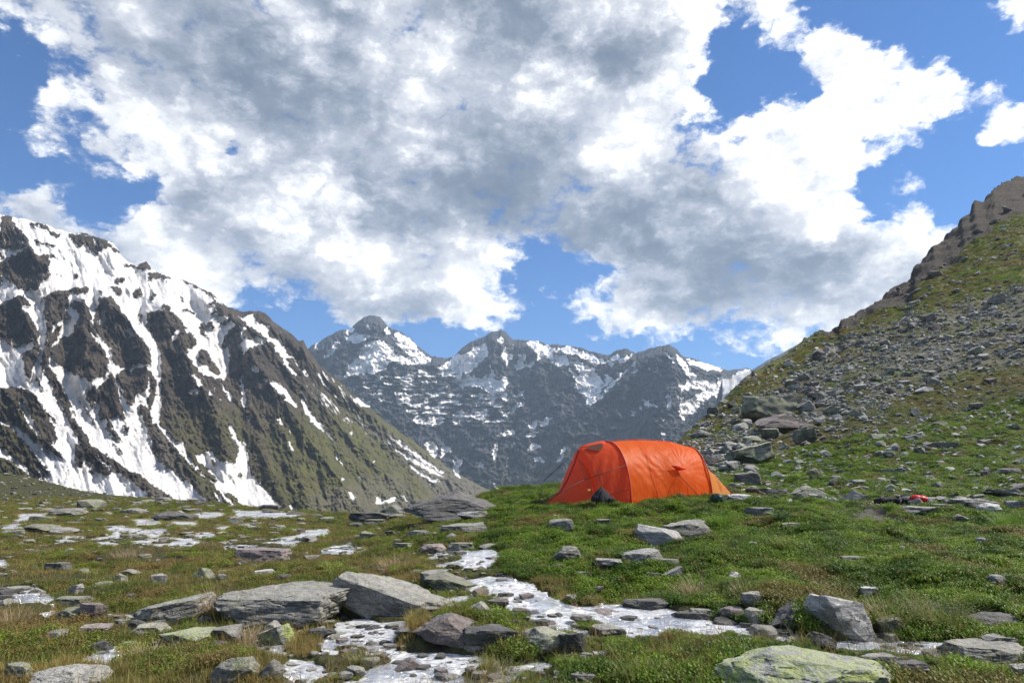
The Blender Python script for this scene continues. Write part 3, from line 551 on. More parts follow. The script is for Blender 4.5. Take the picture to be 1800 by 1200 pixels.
# valley floor sheet out to the horizon
a = np.linspace(0, 2 * np.pi, 65)[:-1]; rr = np.array([30, 200, 800, 2500, 5000, 9000.])
V = np.array([[r_ * math.cos(t_), r_ * math.sin(t_), -75 - 3 * math.log(r_)] for r_ in rr for t_ in a]); Fv = []
for i in range(len(rr) - 1):
    for j in range(64): Fv.append([i * 64 + j, i * 64 + (j + 1) % 64, (i + 1) * 64 + (j + 1) % 64, (i + 1) * 64 + j])
Fv.append(list(range(64))[::-1])
vm = simple_mat('valley_grass', (.10, .11, .05), .95, bscale=.02)
add('valley_floor', make_mesh('valley_floor', V, [f[::-1] for f in Fv], vm), kind='structure')
# ------------------------------------------------------------------ ground: meadow, brook and hillside as one height function
def sst(a, b, x): return smooth01((x - a) / (b - a))
HS = [(.0,-.115),(.10,-.055),(.17,-.002),(.239,.0445)]
hs_px = [(1190,775),(1215,752),(1235,735),(1250,722),(1275,700),(1300,672),(1320,655),(1345,642),(1380,625),(1414,600),(1440,585),(1475,578),(1477,567),(1500,560),(1540,535),(1570,515),(1600,495),(1607,475),(1625,455),(1640,432),(1655,425),(1685,395),(1690,385),(1705,372),(1712,358),(1728,350),(1745,330),(1765,320),(1785,313),(1800,309),(1850,290),(1950,250)]
for p in hs_px[1:]:
    uu, ee = ray(*p); HS.append((float(uu), float(ee)))
HS = [h for h in HS if h[0] < .95]
_hu = np.array([h[0] for h in HS]); _he = np.array([h[1] for h in HS]); HPOLY = np.polyfit(_hu, _he, 3)
def Rad(u): return interp([(-.1,17),(.0,16.5),(.12,18),(.2,27),(.24,38),(.33,62),(.5,105),(.65,180),(.8,260),(1.2,400)], u)
def crest(u): return interp([(-1.3,75),(-.75,62),(-.6,46),(-.45,34),(-.35,25),(-.25,21),(-.12,17.5),(0,16.5),(.12,18)], u)
def base_z(x, y):
    x = np.asarray(x, float); y = np.asarray(y, float); yy = np.maximum(y, 1.0); u = x / yy
    left = -.0135 * softplus(yy - 5, 1.0)
    right = .057 * softplus(yy - 3.9, .5) - .057 * softplus(yy - 14.5, 1.5)
    t = sst(-.25, .05, u)
    z = left * (1 - t) + right * t
    # moraine bank far on the left
    z = z + 1.75 * np.exp(-((x + 48) / 20) ** 2 - ((y - 60) / 16) ** 2)
    # the hillside climbs from its foot to its traced skyline
    Rr = Rad(u)
    y0 = 12.5 + 1.5 * sst(.5, .25, u)
    tt = np.log(np.clip(yy / y0, 1e-3, None)) / np.log(Rr / y0)
    e0 = (.057 * (softplus(yy * 0 + y0 - 3.9, .5) - softplus(y0 - 14.5, 1.5)) - CAM_H) / y0
    tt = softplus(tt, .035)
    es = np.polyval(HPOLY, np.clip(u, 0, 1.1)); eu = es + (interp(HS, u) - es) * np.clip((tt - .6) / .4, 0, 1) ** 2
    ee = e0 + (eu - e0) * np.clip(tt, 0, 1.2) ** 1.05
    zh = CAM_H + ee * yy
    k = sst(.12, .27, u) * sst(9, 15, yy)
    z = z * (1 - k) + zh * k
    # the meadow drops into the valley
    rc = np.where(u < .12, crest(u), Rr)
    d = np.clip(yy - rc, 0, None)
    z = z - np.where(u < .16, .42 * softplus(d - .8, .9) * (d > 0), .0) - np.where(u >= .12, (.85 + u) * d * sst(.1, .2, u), 0)
    return z
WM = Raster(2000, 340, -100, 880)
for p in ([(752,985),(770,975),(800,971),(840,972),(856,969),(892,978),(865,990),(848,994),(860,1003),(885,1010),(908,1022),(932,1030),(942,1040),(965,1052),(992,1062),(1012,1068),(1046,1068),(1052,1085),(1020,1092),(1000,1097),(960,1102),(920,1092),(890,1082),(895,1068),(870,1064),(842,1050),(832,1044),(820,1050),(845,1060),(790,1062),(760,1082),(738,1084),(775,1058),(800,1050),(838,1046),(838,1036),(808,1020),(800,1006),(782,995)],
 [(1052,1064),(1080,1064),(1120,1070),(1180,1074),(1215,1085),(1250,1093),(1300,1098),(1345,1110),(1400,1108),(1420,1128),(1480,1128),(1530,1112),(1560,1122),(1620,1128),(1705,1133),(1698,1150),(1650,1162),(1670,1188),(1620,1184),(1560,1168),(1500,1163),(1430,1153),(1380,1134),(1300,1127),(1250,1122),(1195,1108),(1160,1112),(1128,1134),(1085,1122),(1060,1100)],
 [(500,1165),(560,1150),(620,1140),(680,1152),(740,1165),(830,1158),(900,1172),(960,1163),(1000,1185),(970,1210),(500,1210)],[(598,1098),(640,1086),(700,1090),(722,1105),(680,1115),(700,1135),(640,1152),(600,1142),(570,1150),(575,1120)],
 [(560,1150),(600,1140),(720,1150),(800,1150),(860,1155),(800,1165),(600,1165)],[(930,1098),(1000,1098),(1060,1108),(1090,1125),(1050,1122),(1010,1112),(950,1108)],[(1010,1140),(1050,1135),(1090,1150),(1060,1160),(1020,1155)],
 [(-50,985),(0,988),(22,1000),(10,1017),(-50,1012)],[(-50,1036),(0,1040),(60,1033),(92,1055),(82,1078),(60,1066),(0,1064),(-50,1062)],[(180,1078),(240,1084),(312,1088),(325,1098),(250,1105),(232,1117),(205,1105)],[(158,1152),(200,1140),(216,1150),(182,1163)],[(395,1112),(440,1122),(480,1135),(520,1140),(500,1150),(400,1132)],[(420,1088),(460,1090),(455,1110),(425,1105)],
 [(185,926),(235,929),(285,940),(270,944),(195,936)],[(165,948),(200,939),(215,942),(208,954),(170,955)],[(222,951),(262,946),(345,951),(352,960),(250,961)],[(385,955),(440,953),(482,959),(472,968),(400,964)],[(450,949),(505,952),(518,960),(460,963)],[(470,949),(520,941),(552,935),(556,943),(500,952)],
 [(530,935),(575,931),(576,941),(540,943)],[(340,903),(400,902),(380,911),(345,910)],[(410,898),(480,900),(545,905),(500,910),(415,907)],[(30,905),(85,904),(78,914),(35,914)],[(235,914),(285,916),(280,924),(240,922)],[(300,917),(350,919),(345,926),(305,924)],[(100,944),(148,942),(140,952),(105,952)],
 [(425,924),(450,922),(455,929),(430,929)],[(380,926),(400,927),(398,932),(380,932)],[(345,938),(370,936),(372,942),(350,943)],[(250,935),(290,930),(300,937),(265,941)],[(565,966),(610,960),(640,965),(600,972)],[(0,925),(40,922),(38,929),(0,932)]):
    WM.poly(p, 1.0)
WM.blur(2)
WN = Raster(2000, 340, -100, 880); WN.a = WM.a.copy(); WN.blur(10)
def water_at(x, y, bz=None):
    bz = base_z(x, y) if bz is None else bz
    PX, PY = project(x, y, bz)
    w = WM.at(PX, PY) * (PY > 882) * (PY < 1215) * (PX > -95) * (PX < 1895)
    return w
def terrain(x, y, full=False):
    x = np.asarray(x, float); y = np.asarray(y, float)
    bz = base_z(x, y); u = x / np.maximum(y, 1)
    w = water_at(x + .05 * fbm(x * 5, y * 5, 1.2, 3), y + .07 * fbm(x * 5, y * 5, 6.2, 3) * np.clip(y / 6, .6, 3), bz)
    isl = sst(.05, .40, fbm(x * 1.5, y * 1.5, 4.4, 4, .6)) * (y < 12) * (u < .22); w = w * (1 - isl)
    far = np.clip(y / 12, 1, 14)
    hump = fbm(x / 1.2, y / 1.2, .5, 4, .55) * (.085 + .045 * sst(-.2, .1, u)) + fbm(x / .22, y / .22, 3.5, 3) * .014
    hump = hump + (1 - np.abs(pnoise(x / .55, y / .55, 9.1))) ** 3 * .05 * sst(-.2, .1, u)
    big = fbm(x / (2.2 * far), y / (2.2 * far), 6.5, 5, .55) * .09 * far * sst(13, 24, y)
    wn = WN.at(*project(x, y, bz)) * (y < 12); damp = 1 - .85 * np.clip(np.maximum(w * 1.6, wn * 2.2), 0, 1)
    farpool = sst(11, 15, y) * sst(.0, -.2, u)
    z = bz + (hump * (1 - .55 * farpool) * damp) + big * np.where(u > .1, 1, .35) * sst(-.05,.02, (Rad(u) * .97 - y) / Rad(u) + .02 * 0 + 0 * u) 
    gap = interp(HS, u) - (bz - CAM_H) / np.maximum(y, 1)
    crag = sst(.42, .52, u) * sst(1.0, .75, gap / (.010 + .058 * sst(.48, .74, u) + .014 * fbm(x / 14, y / 14, 5, 3))) * (y > 30) * (y < Rad(u) + 20)
    z = z + crag * (fbm(x / 14, y / 30, bz / 9, 5, .62) * 1.3 - np.abs(pnoise(x / 5, y / 9, bz / 2.5)) * .7)
    # steps of turf and rock across the hillside
    z = z + sst(.3, .5, u) * sst(25, 50, y) * fbm(x / 6, y / 14, 8.8, 4, .5, True) * .35
    z = z - w * (.055 + .02 * farpool) - .02 * np.clip(wn * 2, 0, 1) * (1 - isl) + .018 * isl * np.clip(wn * 2, 0, 1) 
    if full: return z, bz, w, crag
    return z
def ground_hit(px, py):
    """where the sight line through a point of the frame meets the ground"""
    u, e_ = ray(px, py); ys = np.exp(np.linspace(math.log(2.5), math.log(330), 1500))
    zt = terrain(u * ys, ys); zr = CAM_H + e_ * ys
    k = np.argmax(zt > zr)
    if not (zt > zr).any(): k = np.argmin(np.abs(zt - zr))
    return float(u * ys[k]), float(ys[k]), float(zt[k])

NU, NY = 900, 640
us = np.concatenate([np.linspace(-3.0, -1.0, 36)[:-1], np.linspace(-1.0, 1.0, NU - 70), np.linspace(1.0, 3.0, 36)[1:]]); ys = np.exp(np.linspace(math.log(1.0), math.log(330), NY))
U, Yg = np.meshgrid(us, ys); Xg = U * Yg
Zg, BZ, WW, CRAG = terrain(Xg, Yg, True)
PXg, PYg = project(Xg, Yg, Zg)
cut = Yg < np.where(U < .12, crest(U) + 60, Rad(U) + 60)
F = grid_faces(NY, NU)
keep = cut.ravel()[F].all(1)
hillm = ((base_z(Xg, Yg) - CAM_H) / Yg > -.052) & (Yg > 14.8) & (U > .2)
ishill = hillm.ravel()[F].all(1)

ZB = Raster(2000, 950, -100, 290)        # how bouldery / brown / green the ground is, read from the place
ZB.poly([(1190,800),(1330,700),(1480,590),(1560,560),(1700,520),(1900,480),(1900,640),(1700,660),(1560,720),(1440,760),(1300,860),(1190,880)], .75)
ZB.poly([(1190,840),(1450,850),(1900,820),(1900,900),(1600,905),(1250,885)], .7)
ZB.poly([(1330,760),(1900,690),(1900,830),(1350,860)], .45)
ZB.poly([(1400,640),(1500,590),(1640,560),(1800,530),(1900,520),(1900,600),(1700,620),(1560,660),(1440,700)], .80)
ZB.blur(9)
def ground_mat():
    m, t, b, o = new_mat('alpine_ground')
    pos = t.node('ShaderNodeNewGeometry').outputs['Position']
    n0 = t.noise(pos, .35, 6, .6); n1 = t.noise(pos, 1.6, 6, .65); n2 = t.noise(pos, 9, 6, .7); n3 = t.noise(pos, 45, 4, .7)
    dist = t.ss(t.attr('dist'), 12, 60)
    soil = t.mix(n2, C4(.020, .018, .013), C4(.070, .055, .038))
    turf = t.mix(n1, C4(.050, .062, .018), C4(.095, .095, .036))
    near = t.mix(t.ss(n2, .38, .6), soil, turf)
    sr = t.noise(t.vmath('MULTIPLY', pos, (1.1, .22, 1.6)), 1.0, 6, .68)
    hg = t.mix(t.ss(sr, .40, .60), C4(.062, .090, .020), C4(.150, .150, .042))
    hg = t.mix(t.ss(sr, .52, .70, 0, .8), hg, C4(.11, .085, .055))
    hg = t.mix(t.ss(n2, .35, .65, .55, 0), hg, C4(.025, .03, .012))
    far = hg
    c = t.mix(dist, near, far)
    bo = t.math('ADD', t.attr('stony'), t.math('MULTIPLY', t.math('SUBTRACT', n1, .5), .9))
    c = t.mix(t.ss(bo, .5, .85, 0, .8), c, t.mix(n2, C4(.06, .055, .045), C4(.20, .19, .175)))
    cr = t.math('ADD', t.attr('crag'), t.math('MULTIPLY', t.math('ADD', t.math('SUBTRACT', n0, .5), t.math('MULTIPLY', t.math('SUBTRACT', sr, .5), 1.2)), .9))
    st = t.noise(t.vmath('MULTIPLY', pos, (.5, .5, 3.0)), 1.0, 6, .7, .5)
    c = t.mix(t.ss(cr, .35, .55), c, t.mix(st, C4(.045, .040, .034), C4(.185, .160, .135)))
    wet = t.ss(t.attr('wet'), .25, .6)
    c = t.mix(wet, c, t.mix(n2, C4(.16, .155, .145), C4(.36, .35, .33)))
    t.l.new(c, b.inputs['Base Color']); b.inputs['Roughness'].default_value = .95; b.inputs['Specular IOR Level'].default_value = .2
    h = t.math('ADD', t.math('MULTIPLY', n1, 1.6), t.math('ADD', n2, t.math('MULTIPLY', n3, .3)))
    h = t.math('ADD', h, t.math('MULTIPLY', t.math('MULTIPLY', st, t.ss(cr, .35, .55)), 30.0)); bump(t, b, h, .9, .06); return m
GM = ground_mat()
attrs = dict(wet=WW.ravel(), crag=CRAG.ravel(), stony=(ZB.at(PXg, PYg) * (U > .2) + .5 * ((Yg > 36) & (U < -.3)) + .85 * np.exp(-((PXg - 1530) / 60) ** 2 - ((PYg - 905) / 22) ** 2) * (Yg < 16)).ravel(), dist=np.where(U > .15, Yg, 8 + Yg * .25).ravel())
V = np.stack([Xg, Yg, Zg], -1).reshape(-1, 3)
def submesh(name, mask, label):
    Fm = F[mask]; used = np.unique(Fm); idx = np.full(len(V), -1, np.int64); idx[used] = np.arange(len(used))
    me = make_mesh(name, V[used], idx[Fm], GM, True, {k: v[used] for k, v in attrs.items()})
    add(name, me, kind='structure', label=label)
submesh('meadow', keep & ~ishill, 'boggy alpine meadow of moss, turf and grass hummocks crossed by a brook')
submesh('hillside', keep & ishill, 'steep grassy hillside strewn with boulders, a brown crag along its skyline')
# apron of ground behind and beside the camera
a = make_mesh('ground', [(-60, -60, -.12), (60, -60, -.12), (60, 1.3, -.12), (-60, 1.3, -.12)], [(0, 1, 2, 3)], simple_mat('turf_plain', (.07, .075, .03), .95))
add('ground', a, kind='structure')

# water: one sheet per body, lying just under the turf and following its fall
def water_mat():
    m, t, b, o = new_mat('glittering_water')
    pos = t.node('ShaderNodeNewGeometry').outputs['Position']
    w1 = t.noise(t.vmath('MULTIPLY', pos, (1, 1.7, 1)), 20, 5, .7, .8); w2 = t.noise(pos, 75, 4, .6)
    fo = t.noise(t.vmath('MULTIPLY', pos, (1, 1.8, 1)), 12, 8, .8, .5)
    painted_glare = t.ss(fo, .40, .54)
    t.l.new(t.mix(painted_glare, C4(.30, .30, .30), C4(.93, .93, .93)), b.inputs['Base Color'])  # bright sky reflected by the ripples, painted into the base colour as white
    b.inputs['Roughness'].default_value = .2; b.inputs['IOR'].default_value = 1.33
    gl = t.node('ShaderNodeBsdfGlossy'); gl.inputs['Color'].default_value = C4(.95, .97, 1); gl.inputs['Roughness'].default_value = .07
    h = t.math('ADD', w1, t.math('MULTIPLY', w2, .35)); bn = bump(t, b, h, .8, .05); t.l.new(bn.outputs[0], gl.inputs['Normal']); bump(t, b, h, .5, .05)
    ms = t.node('ShaderNodeMixShader'); calm = t.ss(t.noise(pos, 2.6, 4, .6), .48, .60); t.l.new(t.ss(calm, 0, 1, .22, .72, 'LINEAR'), ms.inputs[0])
    t.l.new(b.outputs[0], ms.inputs[1]); t.l.new(gl.outputs[0], ms.inputs[2]); t.l.new(ms.outputs[0], o.inputs[0]); return m
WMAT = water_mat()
wz = BZ - .004 + .004 * fbm(Xg * 6, Yg * 3, 4.4, 2)
wmask = (WW > .04) & (Yg < 40) & (Yg > 2.4)
wface = wmask.ravel()[F].any(1) & (Yg.ravel()[F] > 2.3).all(1)
wl = np.stack([Xg, Yg, wz], -1).reshape(-1, 3)
def waterpart(name, cond, label):
    Fm = F[wface & cond.ravel()[F].all(1)]
    used = np.unique(Fm); idx = np.full(len(V), -1, np.int64); idx[used] = np.arange(len(used))
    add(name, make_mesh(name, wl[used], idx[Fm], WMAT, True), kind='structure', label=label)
faroff = (PYg < 968) & (PXg < 700)
nearleft = ~faroff & (PXg < 330)
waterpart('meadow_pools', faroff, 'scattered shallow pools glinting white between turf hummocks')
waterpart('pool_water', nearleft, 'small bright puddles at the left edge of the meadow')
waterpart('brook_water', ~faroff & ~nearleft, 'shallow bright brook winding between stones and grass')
# ------------------------------------------------------------------ stones
_ico = {}
def ico(sub):
    if sub not in _ico:
        bm = bmesh.new(); bmesh.ops.create_icosphere(bm, subdivisions=sub, radius=1.0)
        _ico[sub] = (np.array([v.co[:] for v in bm.verts]), np.array([[v.index for v in f.verts] for f in bm.faces])); bm.free()
    return _ico[sub]
def rock_verts(sub, seed, kind='block', rough=.05):
    V, F = ico(sub); rs = np.random.RandomState(seed); V = V.copy()
    n = {'block': 9, 'slab': 7, 'round': 14, 'point': 8}[kind]
    N = rs.normal(size=(n, 3)); N /= np.linalg.norm(N, axis=1)[:, None]
    D = rs.uniform(.50, .80, n) if kind != 'round' else rs.uniform(.72, .92, n)
    if kind in ('block', 'slab'):
        N = np.concatenate([N, [[rs.uniform(-.12, .12), rs.uniform(-.1, .1), 1], [rs.uniform(-.3, .3), -1, .15], [1, rs.uniform(-.3, .3), .1], [-1, rs.uniform(-.3, .3), .1]]])
        D = np.concatenate([D, [.48, .62, .74, .74]])
    if kind == 'point':
        N = np.concatenate([N, [[.75, -.2, .65], [-.7, -.1, .7], [0, -1, .35]]]); D = np.concatenate([D, [.5, .52, .5]])
    N = N / np.linalg.norm(N, axis=1)[:, None]
    for _ in range(2):
        for nn, dd in zip(N, D):
            s = V @ nn - dd; V -= np.clip(s, 0, None)[:, None] * nn * .96
    o = rs.uniform(0, 90, 3); Q = V * 1.6 + o
    L = np.linalg.norm(V, axis=1)[:, None]
    dsp = fbm(Q[:, 0], Q[:, 1], Q[:, 2], 2) * .09 
    if sub >= 3: dsp = dsp + fbm(Q[:, 0] * 2.6, Q[:, 1] * 2.6, Q[:, 2] * 2.6, 3, .55) * rough
    if sub >= 4: 
        st = pnoise(Q[:, 0] * .8, Q[:, 1] * .8, Q[:, 2] * 3.8); dsp = dsp - np.clip(.12 - np.abs(st), 0, 1) * (.055 if sub >= 6 else .03)
        ck = pnoise(Q[:, 0] * 1.4 + 9, Q[:, 1] * 1.4, Q[:, 2] * 1.4); dsp = dsp - np.clip(.05 - np.abs(ck), 0, 1) * .9
    V = V * (1 + dsp[:, None])
    mn, mx = V.min(0), V.max(0)
    return (V - (mn + mx) / 2) / ((mx - mn) / 2), F        # fills the unit cube -1..1
OCC = []        # what keeps the grass away: x, y, radius
def stone(px, top, bot, wpx, kind, mat, label, name='boulder', yaw=0.0, tilt=0.0, roll=0.0, seed=None, deep=.75, sub=None, group=None, hk=1.0, sink=.5, cat=None):
    seed = int(px * 7 + bot * 13) if seed is None else seed
    x, y, z = ground_hit(px, bot)
    w = wpx / FOC * y * 1.02; dep = w * deep
    vis = (bot - top) / FOC * y
    h = max(.2 * w, vis - .2 * dep) * hk
    sub = sub or (6 if wpx > 120 else 5 if wpx > 42 else 4 if wpx > 20 else 3)
    Vr, Fr = rock_verts(sub, seed, kind)
    tot = h * (1 + sink)
    P = Vr * np.array([w / 2, dep / 2, tot / 2])
    me = make_mesh('stone', P, Fr, ROCKM[mat], True)
    try: me.set_sharp_from_angle(angle=R(38))
    except Exception: pass
    cy = y + dep * .38; cx = x * cy / y
    gz = float(terrain(cx, cy - dep * .2))
    o = add(name, me, loc=(cx, cy, min(gz, z + .1 * h) + tot / 2 - h * sink), rot=(tilt, roll, yaw), label=label, cat=cat or {'boulder': 'boulder', 'stone': 'stone', 'rock_slab': 'slab', 'outcrop': 'outcrop'}[name], group=group)
    OCC.append((cx, cy, max(w, dep) * .44))
    return o
B_, T_, L_ = 'boulder', 'stone', 'rock_slab'
ROCKS = [
 # px, top, bottom, width, kind, material, name, extra, label
 (508,1012,1100,232,'slab','G',L_,dict(seed=11,deep=.8,hk=.95),'huge flat-topped grey slab with a cracked mossy left end, left of the brook'),
 (690,1000,1080,212,'slab','G',L_,dict(roll=R(15),yaw=R(-22),seed=21,deep=.5,hk=.78),'large tilted grey slab sloping down into the brook, dark along its lower edge'),
 (306,1046,1091,128,'slab','G',L_,dict(roll=R(-10),yaw=R(12),seed=5),'smooth streaked slab half sunk in turf left of the huge flat slab'),
 (462,958,984,92,'slab','K',L_,dict(seed=9),'reddish-brown flat-topped stone lying alone in the left meadow by the pools'),
 (106,982,1006,44,'block','G',T_,{},'grey angular stone in turf near the left edge, mid meadow'),
 (212,1007,1026,22,'round','L',T_,{},'small lichen-green stone, left of two near the middle of the left turf'),
 (280,1007,1026,27,'block','G',T_,{},'small round-backed grey stone in green turf above the sunk streaked slab'),
 (360,995,1018,36,'point','L',T_,{},'pointed greenish stone in deep grass below the reddish flat stone'),
 (389,1008,1020,18,'round','G',T_,{},'tiny grey stone touching the right side of the pointed greenish one'),
 (465,1000,1013,42,'slab','P',T_,dict(yaw=R(30)),'pale splinter of rock lying behind the huge flat slab'),
 (134,1027,1046,24,'slab','P',T_,dict(roll=R(-30)),'thin pale flake standing on edge in the left meadow'),
 (129,1047,1068,60,'slab','L',T_,{},'low moss-edged flat stone left of the sunk streaked slab'),
 (127,1063,1092,56,'round','L',B_,{},'round mossy boulder, left one of a touching pair by the left puddle'),
 (164,1060,1092,38,'block','K',B_,{},'pinkish-grey angular boulder, right one of a touching pair by the left puddle'),
 (228,1042,1054,18,'round','D',T_,{},'small dark bluish stone in turf just left of the sunk streaked slab'),
 (268,1092,1116,66,'slab','L',T_,{},'flat lichened stone in the puddle below the sunk streaked slab'),
 (333,1098,1134,104,'slab','Y',L_,dict(seed=77),'yellow-green lichened slab below the sunk streaked slab'),
 (166,1099,1116,54,'slab','K',T_,{},'low pink-grey stone with two humps in the lower left turf'),
 (239,1090,1108,34,'round','D',T_,{},'dark wet stone at the head of the lower left puddle'),
 (358,1082,1095,26,'round','D',T_,{},'dark wet stone against the foot of the sunk streaked slab'),
 (478,1092,1112,34,'point','G',T_,{},'small grey pointed stone below the huge flat slab'),
 (486,1101,1136,52,'block','Y',B_,dict(roll=R(-20)),'tilted blue-grey boulder with green lichen below the huge flat slab'),
 (182,1126,1152,46,'point','D',T_,dict(roll=R(20)),'dark sharp stone jutting from white water, lower left'),
 (228,1126,1138,32,'round','P',T_,{},'pale rounded cobble behind the dry tuft, lower left'),
 (270,1128,1139,20,'round','G',T_,{},'small grey cobble right of the pale rounded one, lower left'),
 (124,1176,1212,132,'round','G',B_,dict(seed=3),'big speckled grey boulder cut by the bottom left of the view'),
 (32,1168,1194,46,'block','L',B_,{},'greenish stone half in turf beside the speckled bottom-left boulder'),
 (410,1158,1206,82,'round','L',B_,dict(roll=R(-12)),'lichen-crusted boulder at the bottom edge, below the tilted blue-grey one'),
 (473,1162,1194,42,'point','G',B_,{},'blue-grey angular boulder right of the lichen-crusted bottom boulder'),
 (380,1124,1137,32,'round','D',T_,{},'dark wet stone at the right tip of the yellow-green lichened slab'),
 (345,1150,1163,30,'round','B',T_,{},'small brown stone by the dry grass tuft in the lower left'),
 (60,1040,1052,28,'slab','G',T_,{},'flat grey stone at the edge of the left puddle'),
 (30,1030,1043,40,'slab','G',T_,{},'grey flat stone at the very left edge above the puddle'),
 (75,922,937,60,'round','L',T_,{},'low lichened rock at the back of the left meadow'),
 (120,894,908,60,'round','G',T_,{},'long low grey rock on the far left turf below the moraine'),
 (235,891,903,46,'round','G',T_,{},'flat grey rock at the foot of the dark moraine bank'),
 (310,904,916,76,'round','D',B_,{},'broad dark hump of rock on the crest of the left meadow'),
 (475,893,904,34,'round','D',B_,dict(group=None),'dark round boulder on the meadow crest below the snow fan'),
 (520,899,907,34,'round','D',T_,{},'low dark stone on the crest between the round boulder and the outcrop'),
 (557,902,910,28,'round','D',T_,{},'small dark hump on the crest, nearest the grey outcrop'),
 (110,930,940,50,'round','G',T_,{},'rounded grey stone behind the left meadow pools'),
 (28,933,940,36,'slab','L',T_,{},'greenish flat stone at the far left of the meadow'),
 # outcrop on the brow
 (655,888,918,78,'block','D','outcrop',dict(deep=.8),'grey blocky outcrop on the brow, leftmost of the outcrop group'),
 (688,878,908,62,'point','M','outcrop',{},'mossy peaked block leaning on the great outcrop from the left'),
 (802,850,911,196,'point','D','outcrop',dict(seed=47,deep=.7,hk=1.05),'great dark whaleback outcrop on the brow left of the tent'),
 (700,902,912,36,'round','G',T_,{},'small grey stone in front of the mossy peaked block'),
 (660,908,922,40,'slab','L',T_,{},'low lichened stone at the foot of the grey blocky outcrop'),
 (625,915,925,30,'round','D',T_,{},'small dark stone left of the foot of the grey blocky outcrop'),
 (832,899,913,54,'slab','P',L_,{},'small flat pale slab in turf below the great whaleback outcrop'),
 (816,918,938,84,'slab','G',L_,dict(yaw=R(10)),'long low grey slab in green turf between outcrop and brook'),
 (740,924,941,50,'round','M',T_,{},'mossy hump-backed stone left of the long low slab'),
 (648,932,947,32,'slab','L',T_,{},'thin lichened stone in moss below the outcrop group'),
 (709,952,966,34,'slab','L',T_,{},'flat greenish stone in turf above the brook head'),
 (762,951,974,50,'round','K',B_,{},'pinkish rounded boulder, left of the pair at the brook head'),
 (811,948,969,50,'slab','L',B_,{},'blue-green lichened boulder, right of the pair at the brook head'),
 (998,958,984,48,'round','G',B_,{},'grey domed boulder set in the green bank above the brook'),
 (1070,980,999,50,'slab','G',T_,{},'low grey stone on the green bank right of the domed boulder'),
 (790,1008,1042,96,'slab','L',L_,dict(roll=R(14),yaw=R(-15)),'flat mossy slab dipping to the brook behind the large tilted slab'),
 (843,1055,1076,40,'point','G',B_,{},'blue-grey pointed boulder standing in the brook'),
 (873,1052,1069,42,'block','B',T_,{},'dark reddish wet stone right of the pointed brook boulder'),
 (899,1045,1060,34,'round','D',T_,{},'dark hump of rock in mid brook behind the reddish wet stone'),
 (888,1011,1023,18,'block','D',T_,{},'tiny dark block at the grassy edge of the upper brook'),
 (920,1040,1050,34,'slab','D',T_,{},'thin dark stone by the far bank of the upper brook'),
 (833,990,998,24,'round','D',T_,{},'tiny dark stone awash in the upper brook'),
 (790,1080,1137,130,'point','B',B_,dict(seed=31,deep=.7),'big brown pyramid-shaped boulder on the near side of the brook'),
 (866,1106,1133,100,'slab','D',L_,{},'dark flat slab touching the right side of the brown pyramid boulder'),
 (838,1124,1149,43,'round','G',T_,{},'small rounded bluish stone in front of the dark flat slab'),
 (958,1103,1150,90,'round','L',B_,dict(seed=15),'grey-green domed boulder with lichen, right of the dark flat slab'),
 (1005,1112,1158,48,'block','D',B_,{},'dark angular block leaning on the domed lichened boulder'),
 (949,1085,1103,36,'block','D',T_,{},'wet dark stone in the brook behind the domed lichened boulder'),
 (1076,1070,1100,64,'block','B',B_,{},'brown rectangular block at the near edge of the brook bend'),
 (1048,1031,1045,26,'block','K',T_,{},'small pink block alone on the turf of the far bank'),
 (1028,1003,1017,34,'slab','G',T_,{},'low grey stone half hidden in moss right of the domed bank boulder'),
 (658,1093,1118,44,'point','M',B_,{},'dark mossy stone in white water below the large tilted slab'),
 (570,1090,1102,34,'slab','G',T_,{},'flat grey stone at the right foot of the huge flat slab'),
 (565,1110,1121,48,'slab','D',T_,{},'dark wet flat stone below the right foot of the huge flat slab'),
 (1070,1100,1118,60,'slab','G',T_,{},'pale flat stone in front of the brown rectangular block'),
 (1156,917,958,84,'slab','P',L_,dict(seed=8,roll=R(10)),'pale grained slab in front of the tent, lower left of the broken pair'),
 (1204,907,946,100,'slab','G',L_,dict(seed=12,roll=R(-8),yaw=R(15)),'long grained slab in front of the tent, upper right of the broken pair'),
 (1128,958,991,72,'slab','P',B_,dict(roll=R(-8)),'white wedge-shaped boulder on the green bank below the broken slab pair'),
 (1175,978,991,38,'slab','G',T_,{},'flat grey stone right of the white wedge boulder'),
 (1184,998,1019,38,'block','G',T_,dict(roll=R(-20)),'tilted grey stone under the green bank below the white wedge'),
 (1148,1004,1018,28,'slab','L',T_,{},'greenish flat stone left of the tilted one under the bank'),
 (1292,1003,1023,32,'round','P',T_,{},'pale egg-shaped stone on the green bank'),
 (1333,887,910,56,'block','G',B_,{},'grey weathered boulder in moss right of the tent'),
 (1389,919,928,34,'slab','L',T_,{},'flat green-grey stone flush with the moss right of the tent'),
 (1502,978,991,48,'slab','L',T_,{},'flat lichened stone in the middle of the dark green cover'),
 (1432,1020,1035,22,'round','G',T_,{},'small grey stone in the green cover above the pale pointed boulder'),
 (1527,1034,1055,28,'block','P',T_,{},'pale stone among long grass behind the brook'),
 (1752,1010,1035,34,'round','G',T_,{},'rounded grey stone half sunk in dark green cover at far right'),
 (1726,943,958,18,'round','P',T_,{},'small pale stone standing in the green cover, upper right'),
 (1587,959,969,14,'round','P',T_,{},'tiny pale stone in the green cover right of centre'),
 (1137,1062,1077,86,'slab','D',T_,{},'long thin dark stone on the far bank at the brook bend'),
 (1180,1070,1084,42,'slab','D',T_,{},'short dark flat stone at the waterline right of the long thin one'),
 (1127,1071,1083,14,'point','G',T_,{},'tiny upright grey stone at the waterline below the long thin one'),
